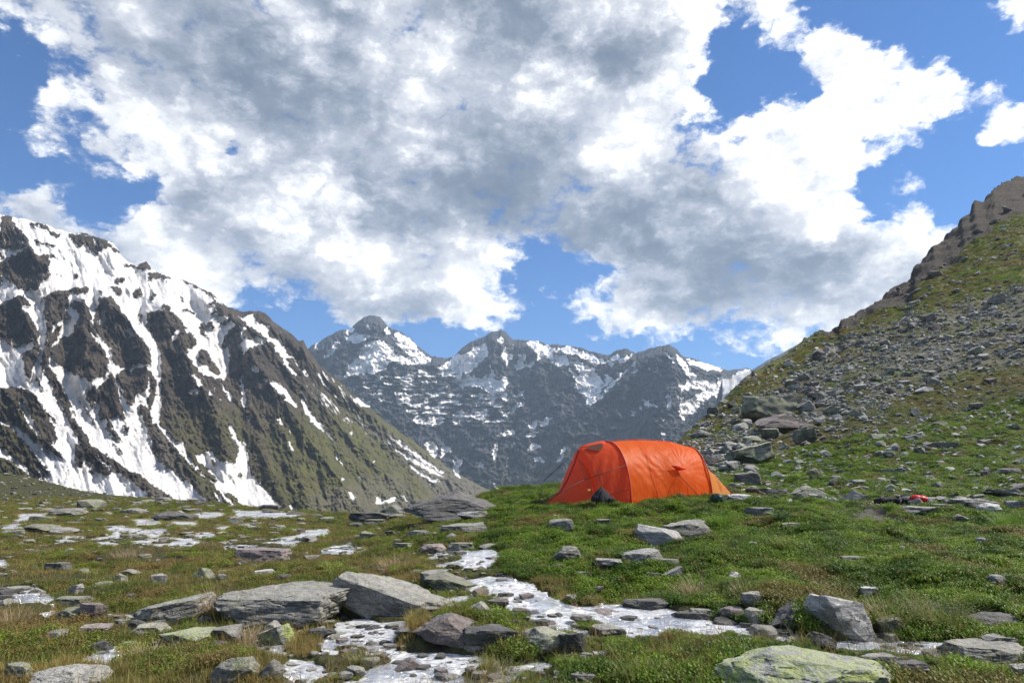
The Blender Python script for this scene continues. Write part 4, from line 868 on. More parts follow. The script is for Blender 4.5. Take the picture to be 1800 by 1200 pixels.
 (1221,1080,1100,80,'slab','D',L_,{},'flat dark slab awash in the brook with greenish top'),
 (1238,1070,1086,50,'slab','G',T_,{},'grey flat stone behind the dark slab awash'),
 (1289,1068,1094,46,'round','B',B_,{},'dark brown rounded boulder in the stone group at the brook'),
 (1328,1070,1095,36,'block','L',T_,{},'greenish square stone right of the dark brown rounded boulder'),
 (1322,1042,1073,36,'block','G',B_,{},'grey lichened boulder in grass behind the brook stone group'),
 (1277,1087,1112,48,'round','D',B_,{},'black wet round boulder in front of the brook stone group'),
 (1324,1093,1114,46,'slab','M',T_,{},'mossy flat stone right of the black wet round boulder'),
 (1372,1100,1123,62,'slab','D',L_,{},'dark slab at the waterline below the green-black pointed boulder'),
 (1391,1060,1114,84,'point','D',B_,dict(seed=18),'green-black pointed boulder with lichen left of the pale pointed one'),
 (1475,1050,1122,108,'block','P',B_,dict(seed=27,roll=R(14),deep=.8),'large pale grained boulder rising to a point beside the brook'),
 (1443,1107,1141,53,'round','D',B_,{},'dark grey rounded boulder standing in the brook below the pale pointed one'),
 (1518,1109,1134,78,'slab','L',L_,{},'low lichened slab at the right foot of the pale pointed boulder'),
 (1566,1091,1118,42,'slab','L',T_,dict(roll=R(-15)),'greenish leaning stone in grass right of the low lichened slab'),
 (1432,1046,1061,26,'round','G',T_,{},'small grey cobble behind the pale pointed boulder'),
 (1744,1073,1110,108,'round','D',B_,{},'broad dark boulder in grass near the right edge'),
 (1757,1114,1145,68,'slab','G',B_,{},'grey rough boulder right of the brook below the broad dark one'),
 (1735,1138,1178,150,'slab','G',L_,dict(seed=6),'large dark-fronted slab along the right end of the brook'),
 (1796,1170,1202,26,'block','G',T_,{},'grey block cut off by the lower right corner'),
 (1588,1167,1187,78,'slab','D',T_,{},'dark low stone by the near bank of the brook at lower right'),
 (1540,1155,1171,64,'slab','G',T_,{},'flat grey stone awash at lower right of the brook'),
 (1792,1060,1076,34,'round','G',T_,{},'grey stone against the right edge above the broad dark boulder'),
 (1410,1140,1244,310,'round','Y',B_,dict(seed=33,deep=.6),'very large boulder crusted with bright yellow-green lichen at the bottom edge'),
 (1022,1184,1206,46,'slab','G',T_,{},'grey flat stone at the bottom edge right of the brook pools'),
 (1000,1150,1164,40,'round','D',T_,{},'dark stone at the grassy foot of the domed lichened boulder'),
 # stones at the foot of the hillside
 (1725,870,896,56,'round','G',B_,{},'rounded grey boulder right of the red sack, rear one of two'),
 (1740,880,902,44,'round','P',B_,{},'pale rounded boulder in front of the rounded grey one, right of the red sack'),
 (1783,876,897,38,'block','P',B_,{},'pale blocky stone at the right edge, level with the red sack'),
 (1630,866,884,46,'block','G',T_,{},'grey stone directly behind the red sack'),
 (1606,888,902,66,'slab','G',T_,{},'flat grey stone under the front of the black bag'),
 (1660,882,896,42,'slab','G',T_,{},'low grey stone just right of the red sack'),
 (1693,873,893,40,'slab','P',T_,{},'pale low stone between the red sack and the round boulders'),
 (1505,858,884,42,'point','P',B_,dict(roll=R(-18)),'pale leaning stone left of the black bag'),
 (1423,845,876,72,'point','L',B_,dict(seed=88),'striped green and grey pointed boulder at the slope foot'),
 (1301,860,882,54,'slab','P',B_,{},'smooth pale boulder immediately right of the tent'),
 (1345,850,873,76,'slab','G',B_,{},'long grey boulder behind the smooth pale one right of the tent'),
 (1291,847,861,22,'block','L',T_,{},'small bright green lichened block behind the tent end'),
 (1313,825,852,46,'block','G',B_,{},'grey cracked boulder upslope of the green lichened block'),
 (1278,806,822,32,'round','L',B_,{},'green-topped rounded boulder upslope behind the tent end'),
 (1321,772,814,80,'block','L',B_,dict(seed=44,roll=R(-10)),'overhanging lichened boulder on the slope right of the tent'),
 (1323,761,777,34,'round','L',B_,{},'round greenish boulder behind the overhanging one'),
 (1416,748,777,38,'block','L',B_,{},'lichened block downslope of the great leaning boulder, right side'),
 (1378,712,764,106,'point','B',B_,dict(seed=51,deep=.8),'great leaning boulder with pinkish face on the hillside'),
 (1350,684,738,112,'slab','L',B_,dict(seed=53,deep=.8,hk=1.1),'broad overhanging boulder behind and left of the great leaning one'),
 (1254,710,730,22,'block','D',B_,{},'dark boulder on the skyline of the slope above the tent'),
 (1234,750,770,38,'round','M',B_,{},'mossy rounded boulder on the slope edge above the tent end'),
 (1650,766,792,56,'block','G',B_,dict(seed=61),'square-cut grey boulder in the middle of the grassy slope'),
 (1627,674,690,36,'point','P',B_,{},'pale wedge-shaped boulder high on the slope'),
 (1652,735,750,26,'round','L',B_,{},'green-capped boulder upslope of the square-cut one'),
 (1612,715,732,22,'point','G',B_,{},'upright grey stone upslope and left of the square-cut boulder'),
 (1547,755,772,34,'slab','L',B_,{},'lichened flat boulder left of the square-cut one'),
 (1616,786,800,22,'block','G',B_,{},'grey stone at the left foot of the square-cut boulder'),
 (1565,790,806,22,'round','G',B_,{},'dark grey cobble in the row left of the square-cut boulder'),
 (1565,820,834,46,'slab','G',B_,{},'long low grey rock on the bright green ledge'),
 (1735,767,780,30,'slab','G',B_,{},'flat grey boulder right of the square-cut one'),
 (1668,818,828,20,'round','P',T_,{},'small pale stone on the bright green ledge'),
 (1770,823,834,42,'slab','P',B_,{},'pale long rock at the right end of the green ledge'),
 (1505,838,850,30,'round','G',B_,{},'grey stone on the turf upslope of the pale leaning stone'),
 (1765,858,874,60,'slab','G',B_,{},'broad low grey rock behind the round boulders, right edge'),
 (1325,649,663,10,'point','D',B_,{},'dark rock spike on the skyline of the lower hillside'),
]
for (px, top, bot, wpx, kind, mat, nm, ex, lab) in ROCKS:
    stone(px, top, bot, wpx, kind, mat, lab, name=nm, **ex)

# ------------------------------------------------------------------ boulders and scree on the hillside
# visible ground of the hillside, column by column
PXc = 900 + FOC * 0  # (frame columns are read through ray())
cols = np.linspace(1195, 1895, 240)
ysl = np.exp(np.linspace(math.log(11), math.log(300), 900))
def slope_table(px):
    u = float(ray(px, 700)[0]); 
    y = ysl[ysl < Rad(u) * .985]; z = terrain(u * y, y); ppx, ppy = project(u * y, y, z)
    return u, y, z, ppy
tabs = [slope_table(c) for c in cols]
DENS = ZB
rs = np.random.RandomState(5)
cand = []
while len(cand) < 9500:
    ci = rs.randint(len(cols)); u, y, z, ppy = tabs[ci]
    run = np.minimum.accumulate(ppy); vis = ppy <= run + .01
    yv, pv, zv = y[vis], ppy[vis], z[vis]
    py = rs.uniform(pv.min() + 4, 905)
    k = np.searchsorted(-pv, -py); k = min(max(k, 0), len(pv) - 1)
    X_, Y_ = cols[ci], pv[k]
    den = float(ZB.at(X_, Y_))
    crag = 1640 < X_ and (Y_ < 312 + (1800 - X_) * .72 + 60)
    den = max(den, .36) if not crag else .0
    gp_ = float(interp(HS, u)) - (zv[k] - CAM_H) / yv[k]; crag = u > .45 and gp_ < .010 + .055 * float(sst(.48, .74, u))
    if crag and rs.rand() > .35: continue
    if Y_ > 893 and X_ < 1690 or (Y_ > 838 and X_ < 1292): continue
    nz = .5 + .5 * float(pnoise(X_ / 38, Y_ / 14, 1.0))
    if rs.rand() > min(den, .85) ** 1.5 * (.1 + 1.7 * nz * nz): continue
    uu = u + rs.uniform(-.5, .5) * (cols[1] - cols[0]) / FOC
    if crag: den = 2.0
    s_px = min(26 if den > 1 else 30, (3.6 if den > 1 else 3.3) * math.exp(abs(rs.normal(0, .62))) * (.75 + .35 * (Y_ - 300) / 600 + .25 * min(den, 1)))
    cand.append((s_px, uu * yv[k], yv[k], X_, Y_, den))
cand.sort(key=lambda c: -c[0])
occa = np.array(OCC)
def clear(x, y, r): return not np.any((occa[:, 0] - x) ** 2 + (occa[:, 1] - y) ** 2 < (occa[:, 2] + r * .5) ** 2)
bigs = [c for c in cand if c[5] < 1.5 and clear(c[1], c[2], c[0] / FOC * c[2])]
variants = {}
for i in range(14):
    for mk in 'SLGB':
        Vr, Fr = rock_verts(4, 500 + i, ('block', 'slab', 'block', 'point', 'round')[i % 5])
        if i == 0 or True: variants[(i, mk)] = make_mesh('slope_stone', Vr, Fr, ROCKM[mk]); 
        try: variants[(i, mk)].set_sharp_from_angle(angle=R(35))
        except Exception: pass
MARKS = [(1378,740,'great leaning boulder'),(1340,700,'broad overhanging boulder'),(1321,795,'overhanging lichened boulder'),(1650,780,'square-cut grey boulder'),(1627,682,'pale wedge-shaped boulder'),
 (1565,827,'long rock on the green ledge'),(1505,870,'pale leaning stone'),(1423,860,'striped pointed boulder'),(1725,883,'boulders by the red sack'),(1770,828,'pale rock ending the ledge'),(1254,720,'dark skyline boulder'),(1301,871,'smooth pale boulder by the tent'),(1780,420,'brown crag')]
def words_for(px, py, s, mk, sx):
    size = 'big' if s > 17 else 'middling' if s > 12 else 'small'
    shape = {0: 'angular', 1: 'flat', 2: 'blocky', 3: 'pointed', 4: 'rounded'}[sx % 5]
    hue = {'S': 'grey', 'L': 'lichened', 'G': 'bluish', 'B': 'brownish'}[mk]
    mx, my, nm = min(MARKS, key=lambda m: math.hypot(m[0] - px, 1.4 * (m[1] - py)))
    dx, dy = px - mx, py - my; d = math.hypot(dx, dy)
    rel = ('right of' if dx > 0 else 'left of') if abs(dx) > 1.6 * abs(dy) else ('below' if dy > 0 else 'above') if abs(dy) > 1.6 * abs(dx) else ('below right of' if dx > 0 else 'below left of') if dy > 0 else ('above right of' if dx > 0 else 'above left of')
    far = 'close ' if d < 45 else 'well ' if d > 100 else ''
    return f'{size} {shape} {hue} rock {far}{rel} the {nm}'
NBIG = 150; seen = {}
for i, (s_px, x, y, X_, Y_, den) in enumerate(bigs[:NBIG]):
    v = i % 14; mk = 'SSSLGSLSB'[rs.randint(9)]
    w = s_px / FOC * y; z = float(terrain(x, y))
    o = bpy.data.objects.new('boulder', variants[(v, mk)]); COL.objects.link(o)
    hh = w * rs.uniform(.5, .85); dd = w * rs.uniform(.7, 1.2)
    o.scale = (w / 2, dd / 2, hh / 2); o.location = (x, y, z + hh * .22)
    o.rotation_euler = (rs.uniform(-.25, .25), rs.uniform(-.55, .15), rs.uniform(-.5, .5))
    lab = words_for(X_, Y_, s_px, mk, v); seen.setdefault(lab, []).append(o)
    o['label'] = lab; o['category'] = 'boulder'
for lab, os_ in seen.items():
    os_.sort(key=lambda o: o.location.x / o.location.y); n = len(os_)
    for q, o in enumerate(os_):
        o['group'] = 'rocks strewn over the hillside'
        if n > 1: o['label'] = lab + (', leftmost' if q == 0 else ', rightmost' if q == n - 1 else ', middle one' if n == 3 else '')
        if n > 3 and 0 < q < n - 1: o['group'] = 'lookalikes: ' + lab
# the rest of the scree: real stones joined into one mass
lowv = [rock_verts(2, 900 + i, ('block', 'slab', 'block', 'point')[i % 4]) for i in range(16)]; tinyv = [rock_verts(1, 950 + i, 'block') for i in range(16)]
VV, FF, off_, MI = [], [], 0, []
rest = bigs[NBIG:] + [c for c in cand if c[5] > 1.5]
restz = terrain(np.array([c[1] for c in rest]), np.array([c[2] for c in rest]))
for (s_px, x, y, X_, Y_, den), z in zip(rest, restz):
    Vr, Fr = (lowv if s_px > 5.5 else tinyv)[rs.randint(16)]; w = s_px / FOC * y; a = rs.uniform(0, 6.28); ca, sa = math.cos(a), math.sin(a)
    P = Vr * np.array([w / 2, w / 2 * rs.uniform(.6, 1), w / 2 * rs.uniform(.45, .8)])
    t_ = rs.uniform(-.3, .6); ct, st_ = math.cos(t_), math.sin(t_)
    P = P @ np.array([[ca, sa, 0], [-sa, ca, 0], [0, 0, 1]])
    P = P @ np.array([[ct, 0, st_], [0, 1, 0], [-st_, 0, ct]])
    P = P + np.array([x, y, float(z) + w * .06])
    VV.append(P); FF.append(Fr + off_); off_ += len(Vr); MI += [3 if den > 1.5 and rs.rand() < .8 else rs.choice(4, p=[.6, .2, .12, .08])] * len(Fr)
me = make_mesh('scree', np.concatenate(VV), np.concatenate(FF), [SCREE, LICH, PALE, BROWN], False, None, MI)
add('scree', me, kind='stuff', label='grey scree and small stones scattered over the hillside')

# stones of the moraine bank, far left
VV, FF, off_, MI = [], [], 0, []
mu = rs.uniform(-1.0, -.36, 900); my = np.exp(rs.uniform(math.log(30), math.log(66), 900)); mxx = mu * my; mz_ = terrain(mxx, my)
for i in range(900):
    Vr, Fr = lowv[i % 16]; w = (3.2 * math.exp(abs(rs.normal(0, .55)))) / FOC * my[i]
    a_ = rs.uniform(0, 6.28); P = Vr * np.array([w / 2, w / 2.6, w / 3.4]); P = P @ np.array([[math.cos(a_), math.sin(a_), 0], [-math.sin(a_), math.cos(a_), 0], [0, 0, 1]])
    VV.append(P + (mxx[i], my[i], mz_[i] + w * .05)); FF.append(Fr + off_); off_ += len(Vr); MI += [rs.choice(4, p=[.4, .25, .1, .25])] * len(Fr)
me = make_mesh('moraine_stones', np.concatenate(VV), np.concatenate(FF), [SCREE, LICH, DARK, BROWN], False, None, MI)
add('moraine_stones', me, kind='stuff', label='small stones scattered over the dark moraine bank at far left')

# loose stones in and along the wet channels and in the turf
nn = 9000; pu = rs.uniform(-.84, .9, nn); pyy = np.exp(rs.uniform(math.log(2.9), math.log(15), nn)); pxx = pu * pyy
pz, pbz, pw, _c = terrain(pxx, pyy, True); ppx, ppy = project(pxx, pyy, pz); pwn = WN.at(ppx, ppy)
kk = (rs.rand(nn) < np.clip(.10 + pwn * .9, 0, .6) * (.4 + 1.2 * (pnoise(pxx, pyy, 2.2) > 0)))
occa = np.array(OCC)
VV, FF, off_, MI = [], [], 0, []
for i in np.nonzero(kk)[0]:
    s_ = (3.8 * math.exp(abs(rs.normal(0, .65)))) / FOC * min(pyy[i], 7) * (1.15 if pw[i] > .3 else 1)
    if np.any((occa[:, 0] - pxx[i]) ** 2 + (occa[:, 1] - pyy[i]) ** 2 < (occa[:, 2] * .8) ** 2): continue
    Vr, Fr = lowv[rs.randint(16)]; a_ = rs.uniform(0, 6.28)
    P = Vr * np.array([s_, s_ * rs.uniform(.6, 1), s_ * rs.uniform(.3, .6)]); P = P @ np.array([[math.cos(a_), math.sin(a_), 0], [-math.sin(a_), math.cos(a_), 0], [0, 0, 1]])
    z0 = pz[i] if pw[i] < .2 else pbz[i] - .012
    VV.append(P + (pxx[i], pyy[i], z0 + s_ * .12)); FF.append(Fr + off_); off_ += len(Vr)
    MI += [rs.choice(4, p=[.30, .12, .43, .15] if pw[i] > .15 else [.5, .25, .1, .15])] * len(Fr)
me = make_mesh('brook_gravel', np.concatenate(VV), np.concatenate(FF), [GREY, LICH, DARK, BROWN], False, None, MI)
add('brook_gravel', me, kind='stuff', label='loose pebbles and small wet stones along the brook and in the turf')

# half-buried field stones across the left meadow, out to its crest
nf = 420; fu = rs.uniform(-.85, -.05, nf); fy = np.exp(rs.uniform(math.log(9), math.log(34), nf)); fx = fu * fy; fz = terrain(fx, fy)
VV, FF, off_, MI = [], [], 0, []
for i in range(nf):
    if fy[i] > crest(fu[i]) - .5: continue
    s_ = (5.5 * math.exp(abs(rs.normal(0, .5)))) / FOC * fy[i]
    if np.any((occa[:, 0] - fx[i]) ** 2 + (occa[:, 1] - fy[i]) ** 2 < (occa[:, 2] + s_) ** 2): continue
    Vr, Fr = lowv[rs.randint(16)]; a_ = rs.uniform(0, 6.28)
    P = Vr * np.array([s_, s_ * .7, s_ * rs.uniform(.25, .5)]); P = P @ np.array([[math.cos(a_), math.sin(a_), 0], [-math.sin(a_), math.cos(a_), 0], [0, 0, 1]])
    VV.append(P + (fx[i], fy[i], fz[i] + s_ * .04)); FF.append(Fr + off_); off_ += len(Vr); MI += [rs.choice(4, p=[.45, .25, .15, .15])] * len(Fr)
me = make_mesh('field_stones', np.concatenate(VV), np.concatenate(FF), [GREY, LICH, DARK, BROWN], False, None, MI)
add('field_stones', me, kind='stuff', label='small half-buried stones dotted over the left meadow')
# ------------------------------------------------------------------ tent
def fabric_mat(name, col, trans, sheen=.15, rough=.5):
    m, t, b, o = new_mat(name)
    tcn = t.node('ShaderNodeTexCoord').outputs['Object']
    n = t.noise(t.vmath('MULTIPLY', tcn, (3, 3, 3)), 1.6, 4, .6); fine = t.noise(tcn, 220, 2)
    wr = t.noise(t.vmath('MULTIPLY', tcn, (7, 3, 2.2)), 1.8, 5, .6, 1.2)
    c = t.mix(n, C4(*col), C4(col[0] * .92, col[1] * .8, col[2] * .8))
    t.l.new(c, b.inputs['Base Color']); b.inputs['Roughness'].default_value = rough
    b.inputs['Specular IOR Level'].default_value = .35
    tr = t.node('ShaderNodeBsdfTranslucent'); t.l.new(t.mix(1.0, c, C4(*trans), 'MULTIPLY'), tr.inputs[0])
    bn = bump(t, b, t.math('ADD', wr, t.math('MULTIPLY', fine, .04)), .35, .03); t.l.new(bn.outputs[0], tr.inputs['Normal'])
    ms = t.node('ShaderNodeMixShader'); ms.inputs[0].default_value = .55
    t.l.new(b.outputs[0], ms.inputs[1]); t.l.new(tr.outputs[0], ms.inputs[2]); t.l.new(ms.outputs[0], o.inputs[0]); return m
ORANGE = fabric_mat('orange_silnylon', (1.0, .19, .006), (1, 1, 1))
REDOR = fabric_mat('red_orange_silnylon', (.97, .155, .045), (1, .8, .8))
YELL = fabric_mat('yellow_inner_fabric', (.90, .42, .10), (1, 1, .8))
REDW = simple_mat('dark_red_webbing', (.42, .018, .014), .6)
CORD = simple_mat('dark_cord', (.03, .03, .03), .7)
BLACK = simple_mat('black_nylon', (.010, .010, .014), .85, bscale=25, bstr=.6, bdist=.02)
REDN = simple_mat('red_nylon', (.62, .016, .018), .4, bscale=18, bstr=.6, bdist=.02)
DKGREEN = simple_mat('dark_green_nylon', (.012, .045, .032), .5, bscale=18, bstr=.5, bdist=.02)
WHITEN = simple_mat('pale_webbing', (.55, .45, .42), .6)
def tube(name, pts, r, mat, parent=None, n=6, closed=False, **kw):
    P = [Vector(p) for p in pts]; VV, FF = [], []
    for i, p in enumerate(P):
        d = (P[min(i + 1, len(P) - 1)] - P[max(i - 1, 0)]).normalized()
        a = d.cross(Vector((0, 0, 1)))
        a = a.normalized() if a.length > 1e-3 else Vector((1, 0, 0)); b_ = d.cross(a)
        for k in range(n):
            t_ = 2 * math.pi * k / n; VV.append(p + (a * math.cos(t_) + b_ * math.sin(t_)) * r)
    for i in range(len(P) - 1):
        for k in range(n):
            FF.append([i * n + k, i * n + (k + 1) % n, (i + 1) * n + (k + 1) % n, (i + 1) * n + k])
    FF += [list(range(n))[::-1], [len(P) * n - n + k for k in range(n)]]
    return add(name, make_mesh(name, [v[:] for v in VV], FF, mat), parent, **kw)
TX, TY = 1.59, 12.0
TH = R(22)
# station: s, ridge height, half width near side, half width far side, roundness
ST = [(-1.12,.02,.03,.03,1.2),(-.98,.12,.16,.10,1.1),(-.84,.22,.33,.25,1.1),(-.70,.42,.50,.42,1.15),(-.56,.71,.64,.56,1.25),(-.47,.94,.70,.62,1.45),(-.30,.995,.76,.70,1.75),(-.12,1.03,.81,.78,2.1),(0,1.055,.84,.84,2.3),
      (.45,1.09,.78,.80,2.1),(.9,1.105,.80,.80,2.1),(1.35,1.08,.78,.78,2.1),(1.64,1.01,.70,.76,2.2),(1.70,.99,.70,.76,2.2),(1.95,.78,.55,.58,1.6),(2.2,.56,.40,.42,1.3),(2.5,.28,.22,.22,1.15),(2.86,.02,.03,.03,1.1)]
sa = np.array([s[0] for s in ST])
gz0 = float(terrain(TX, TY - .5)) + .035
tent = add('tent', None, loc=(TX, TY, gz0 - .01), rot=(0, 0, TH), label='orange expedition tunnel tent pitched on the green brow, front vestibule to the left', cat='tent')
def station(s): return [float(np.interp(s, sa, [q[i] for q in ST])) for i in range(1, 5)]
def tent_pt(s, a, out=0.0):
    """a: -90 deg at the near ground edge, 0 on the ridge, +90 on the far side"""
    h, wn, wf, e = station(s)
    w = wn if a < 0 else wf; ca, sb = math.cos(a), abs(math.sin(a))
    z = h * max(ca, 0) ** (2 / e * .98 if e > 1.3 else 1.25); y = w * sb ** (2 / e * .9 if e > 1.3 else 1.0)
    y = -y if a < 0 else y
    return s, y, z
def skin(name, s0, s1, a0, a1, ns, na, mat, label=None, off=0.0):
    ss = np.linspace(s0, s1, ns); aa = np.linspace(a0, a1, na); V = np.zeros((na, ns, 3))
    for j, a_ in enumerate(aa):
        for i, s_ in enumerate(ss): V[j, i] = tent_pt(s_, a_)
    S_, A_ = np.meshgrid(ss, aa)
    # taut cloth: sag between hoops, fine tension folds fanning from the tie-out
    near = (A_ < 0)
    bay = np.sin(np.clip((S_ - 0) / 1.78, 0, 1) * np.pi)
    sag = -.045 * bay * np.sin(np.clip(-A_ / 1.57, 0, 1) * np.pi) * near
    to_s, to_a = 1.05, R(-62)
    d = np.hypot((S_ - to_s), (A_ - to_a) * .75); ang = np.arctan2((A_ - to_a) * .75, S_ - to_s)
    pull = .055 * np.exp(-(d / .22) ** 2) * (S_ > 0) * (S_ < 1.8) * near
    fold = .0030 * np.sin(ang * 34 + 2 * pnoise(S_ * 2, A_ * 2, .3)) * np.exp(-(d / .75)) * smooth01(d / .15) * (S_ > 0) * (S_ < 1.68)
    vert = .0035 * np.sin(S_ * 75 + 3 * pnoise(S_ * 3, A_ * 3, 2)) * smooth01((S_ - 1.25) / .3) * smooth01((1.7 - S_) / .05) * np.exp(-((A_ + .75) / .35) ** 2)
    dia = .005 * np.sin((S_ * 1.6 + A_ * 1.1) * 22 + 3 * pnoise(S_ * 1.5, A_ * 1.5, 4)) * np.exp(-((S_ - .45) / .35) ** 2 - ((A_ + .75) / .4) ** 2)
    ves = .005 * np.sin((S_ * 2.2 - A_ * 1.0) * 17) * smooth01((-.05 - S_) / .1) * np.exp(-((S_ + .35) / .3) ** 2 - ((A_ + .8) / .35) ** 2)
    big = .012 * fbm(S_ * 2.2, A_ * 2.2, 5.5, 3)
    disp = sag + pull + fold + vert + dia + ves + big * (np.abs(A_) < 1.5) + off
    nrm = np.stack([0 * A_, np.sin(A_), np.maximum(np.cos(A_), 0)], -1)
    V = V + nrm * disp[..., None]
    # hem: scalloped between the stakes
    hem = np.clip((np.abs(A_) - 1.35) / .22, 0, 1) ** 2
    stakes = np.array([-1.12, 0.0, .98, 1.7, 2.86]); dd = np.min(np.abs(S_[..., None] - stakes), -1)
    V[..., 2] += hem * (.012 + .05 * np.clip(dd / .45, 0, 1))
    me = make_mesh(name, V.reshape(-1, 3), grid_faces(na, ns), mat, True)
    o = add(name, me, tent); 
    if label: o['label'] = label
    return o
H = R(90)
skin('flysheet', 0.0, 1.70, -H, H, 200, 110, ORANGE)
v_ = skin('vestibule', -1.12, 0.0, -H, H, 120, 100, REDOR, 'redder front vestibule with its closed door')
skin('rear_end', 1.70, 2.86, R(-8), H, 60, 50, ORANGE)
skin('inner_tent', 1.70, 2.86, -H, R(-8), 60, 50, YELL, 'yellow inner fabric showing at the open rear end')
for s_ in (0.0, 1.70):
    pts = [Vector(tent_pt(s_, a_)) + Vector((0, math.sin(a_) * .012, math.cos(a_) * .012)) for a_ in np.linspace(-H, H, 40)]
    tube('hoop_sleeve', pts, .011, REDW, tent)
tube('edge_webbing', [Vector(tent_pt(s_, 0)) + Vector((0, 0, .01)) for s_ in np.linspace(-1.12, -.47, 14)], .013, REDW, tent)
tube('edge_webbing', [Vector(tent_pt(s_, 0)) + Vector((0, 0, .01)) for s_ in np.linspace(1.7, 2.86, 18)], .02, REDW, tent)
tube('ridge_seam', [Vector(tent_pt(s_, 0)) + Vector((0, 0, .012)) for s_ in np.linspace(-.47, 1.7, 30)], .006, REDW, tent)
tube('door_zip', [Vector(tent_pt(s_, a_)) + Vector((0, -.012, .008)) for s_, a_ in zip(np.linspace(-.02, -.62, 14), np.linspace(R(-78), R(-76), 14))], .004, CORD, tent)
tube('door_zip', [Vector(tent_pt(-.42, a_)) + Vector((0, -.014, .006)) for a_ in np.linspace(R(-86), R(-48), 8)], .004, CORD, tent)
# peaked hood over the door vent with its dark mouth
def small_mesh(name, V, F, mat, parent, label=None, thick=None):
    o = add(name, make_mesh(name, V, F, mat, True), parent)
    if label: o['label'] = label
    if thick: mm = o.modifiers.new('t', 'SOLIDIFY'); mm.thickness = thick
    return o
p0 = Vector(tent_pt(-.50, 0)); p1 = Vector(tent_pt(-.04, R(-3)))
hood = []
for i in range(9):
    t_ = i / 8; b_ = Vector(tent_pt(-.50 + .46 * t_, 0)) + Vector((0, 0, .03)); wd = .03 + .20 * math.sin(min(t_ * 1.1, 1) * math.pi / 2)
    hood += [b_ + Vector((0, .02, 0)), b_ + Vector((0, -wd * .5, -.012)), b_ + Vector((0, -wd, -.055 - .03 * t_))]
small_mesh('vent_hood', [v[:] for v in hood], [[i * 3 + k, i * 3 + k + 1, i * 3 + k + 4, i * 3 + k + 3] for i in range(8) for k in (0, 1)], REDOR, tent, 'stiffened red hood over the door vent', .004)
vo = []
for i in range(7):
    t_ = i / 6; s_ = -.42 + .26 * t_; q1 = Vector(tent_pt(s_, R(-10))); q2 = Vector(tent_pt(s_, R(-15 - 12 * math.sin(t_ * math.pi))))
    vo += [(q1 + Vector((0, -.022, .018)))[:], (q2 + Vector((0, -.03, .016)))[:]]
small_mesh('vent_mouth_shade', vo, [[i * 2, i * 2 + 1, i * 2 + 3, i * 2 + 2] for i in range(6)], simple_mat('painted_vent_shade', (.10, .025, .012), .8), tent, 'dark patch painted as the shaded vent mouth under the hood')  # no real hole: shade inside the vent is put in as a dark patch
# side vent flap with its stay at the tie-out
q = Vector(tent_pt(1.02, R(-58))) + Vector((0, .035, 0)); 
small_mesh('side_vent_flap', [(q + Vector(v)).to_tuple() for v in ((-.13, -.05, .045), (.10, -.10, .03), (.12, -.13, -.02), (-.02, -.06, -.045), (.0, -.115, .0))], [(0, 4, 1), (1, 4, 2), (2, 4, 3), (3, 4, 0)], REDOR, tent, 'small red vent flap at the middle of the near side', .003)
q = Vector(tent_pt(-.60, R(-62)))
bmv = [(q + Vector((.05 * math.cos(t_), -.035, .035 * math.sin(t_)))).to_tuple() for t_ in np.linspace(0, 6.283, 9)[:-1]]
small_mesh('reflective_patch', bmv, [list(range(8))], YELL, tent, 'small yellow reinforcement patch on the vestibule', .004)
q = Vector(tent_pt(1.76, R(-6)))
small_mesh('tie_out_tab', [(q + Vector(v)).to_tuple() for v in ((-.10, -.03, .03), (.03, -.05, .035), (.07, -.08, -.06), (.01, -.07, -.02))], [(0, 1, 2, 3)], YELL, tent, 'yellow tie-out tab at the rear hoop top', .004)
def ground_local(dx, dy):
    M = Matrix.Rotation(TH, 3, 'Z'); p = M @ Vector((dx, dy, 0)); z = float(terrain(TX + p.x, TY + p.y)); return Vector((dx, dy, z - (gz0 - .01)))
def guy(a_, b_): tube('guy_line', [a_, b_], .005, CORD, tent, 5)
g1 = ground_local(-1.75, -.35); k1 = Vector((-1.05, -.25, .38))
guy(Vector(tent_pt(0, R(-55))) + Vector((0, -.02, .0)), Vector((-.72, -.62, .42))); guy(Vector((-.72, -.62, .42)), g1)
guy(Vector(tent_pt(-.47, 0)), Vector((-1.1, .1, .40))); guy(Vector((-1.1, .1, .40)), ground_local(-1.75, .25)); guy(Vector((-1.1, .1, .40)), ground_local(-1.22, .1))
guy(Vector(tent_pt(.98, R(-62))), ground_local(1.1, -1.35))
guy(Vector(tent_pt(2.5, 0)), ground_local(3.15, .0))
for s_ in (-1.12, 0.0, .98, 1.7, 2.86):
    h, wn, wf, e = station(s_); b_ = ground_local(s_, -wn - .04)
    tube('stake', [b_ + Vector((0, 0, .06)), b_ + Vector((0, .02, -.06))], .006, WHITEN, tent, 6)
    tube('stake_loop', [Vector((s_, -wn, .03)), b_ + Vector((0, 0, .05))], .006, REDW, tent, 5)
for s_ in (.55, 1.15):
    tube('panel_seam', [Vector(tent_pt(s_, a_)) + Vector((0, math.sin(a_) * .004, math.cos(a_) * .006)) for a_ in np.linspace(-H * .97, H * .97, 36)], .0035, REDOR, tent, 5)
# groundsheet dark edge under the hem
gp = [(-.1, -.7, .03), (1.7, -.64, .03), (1.7, .7, .03), (-.1, .7, .03)]
small_mesh('groundsheet', gp, [(0, 1, 2, 3)], BLACK, tent, None, .02)

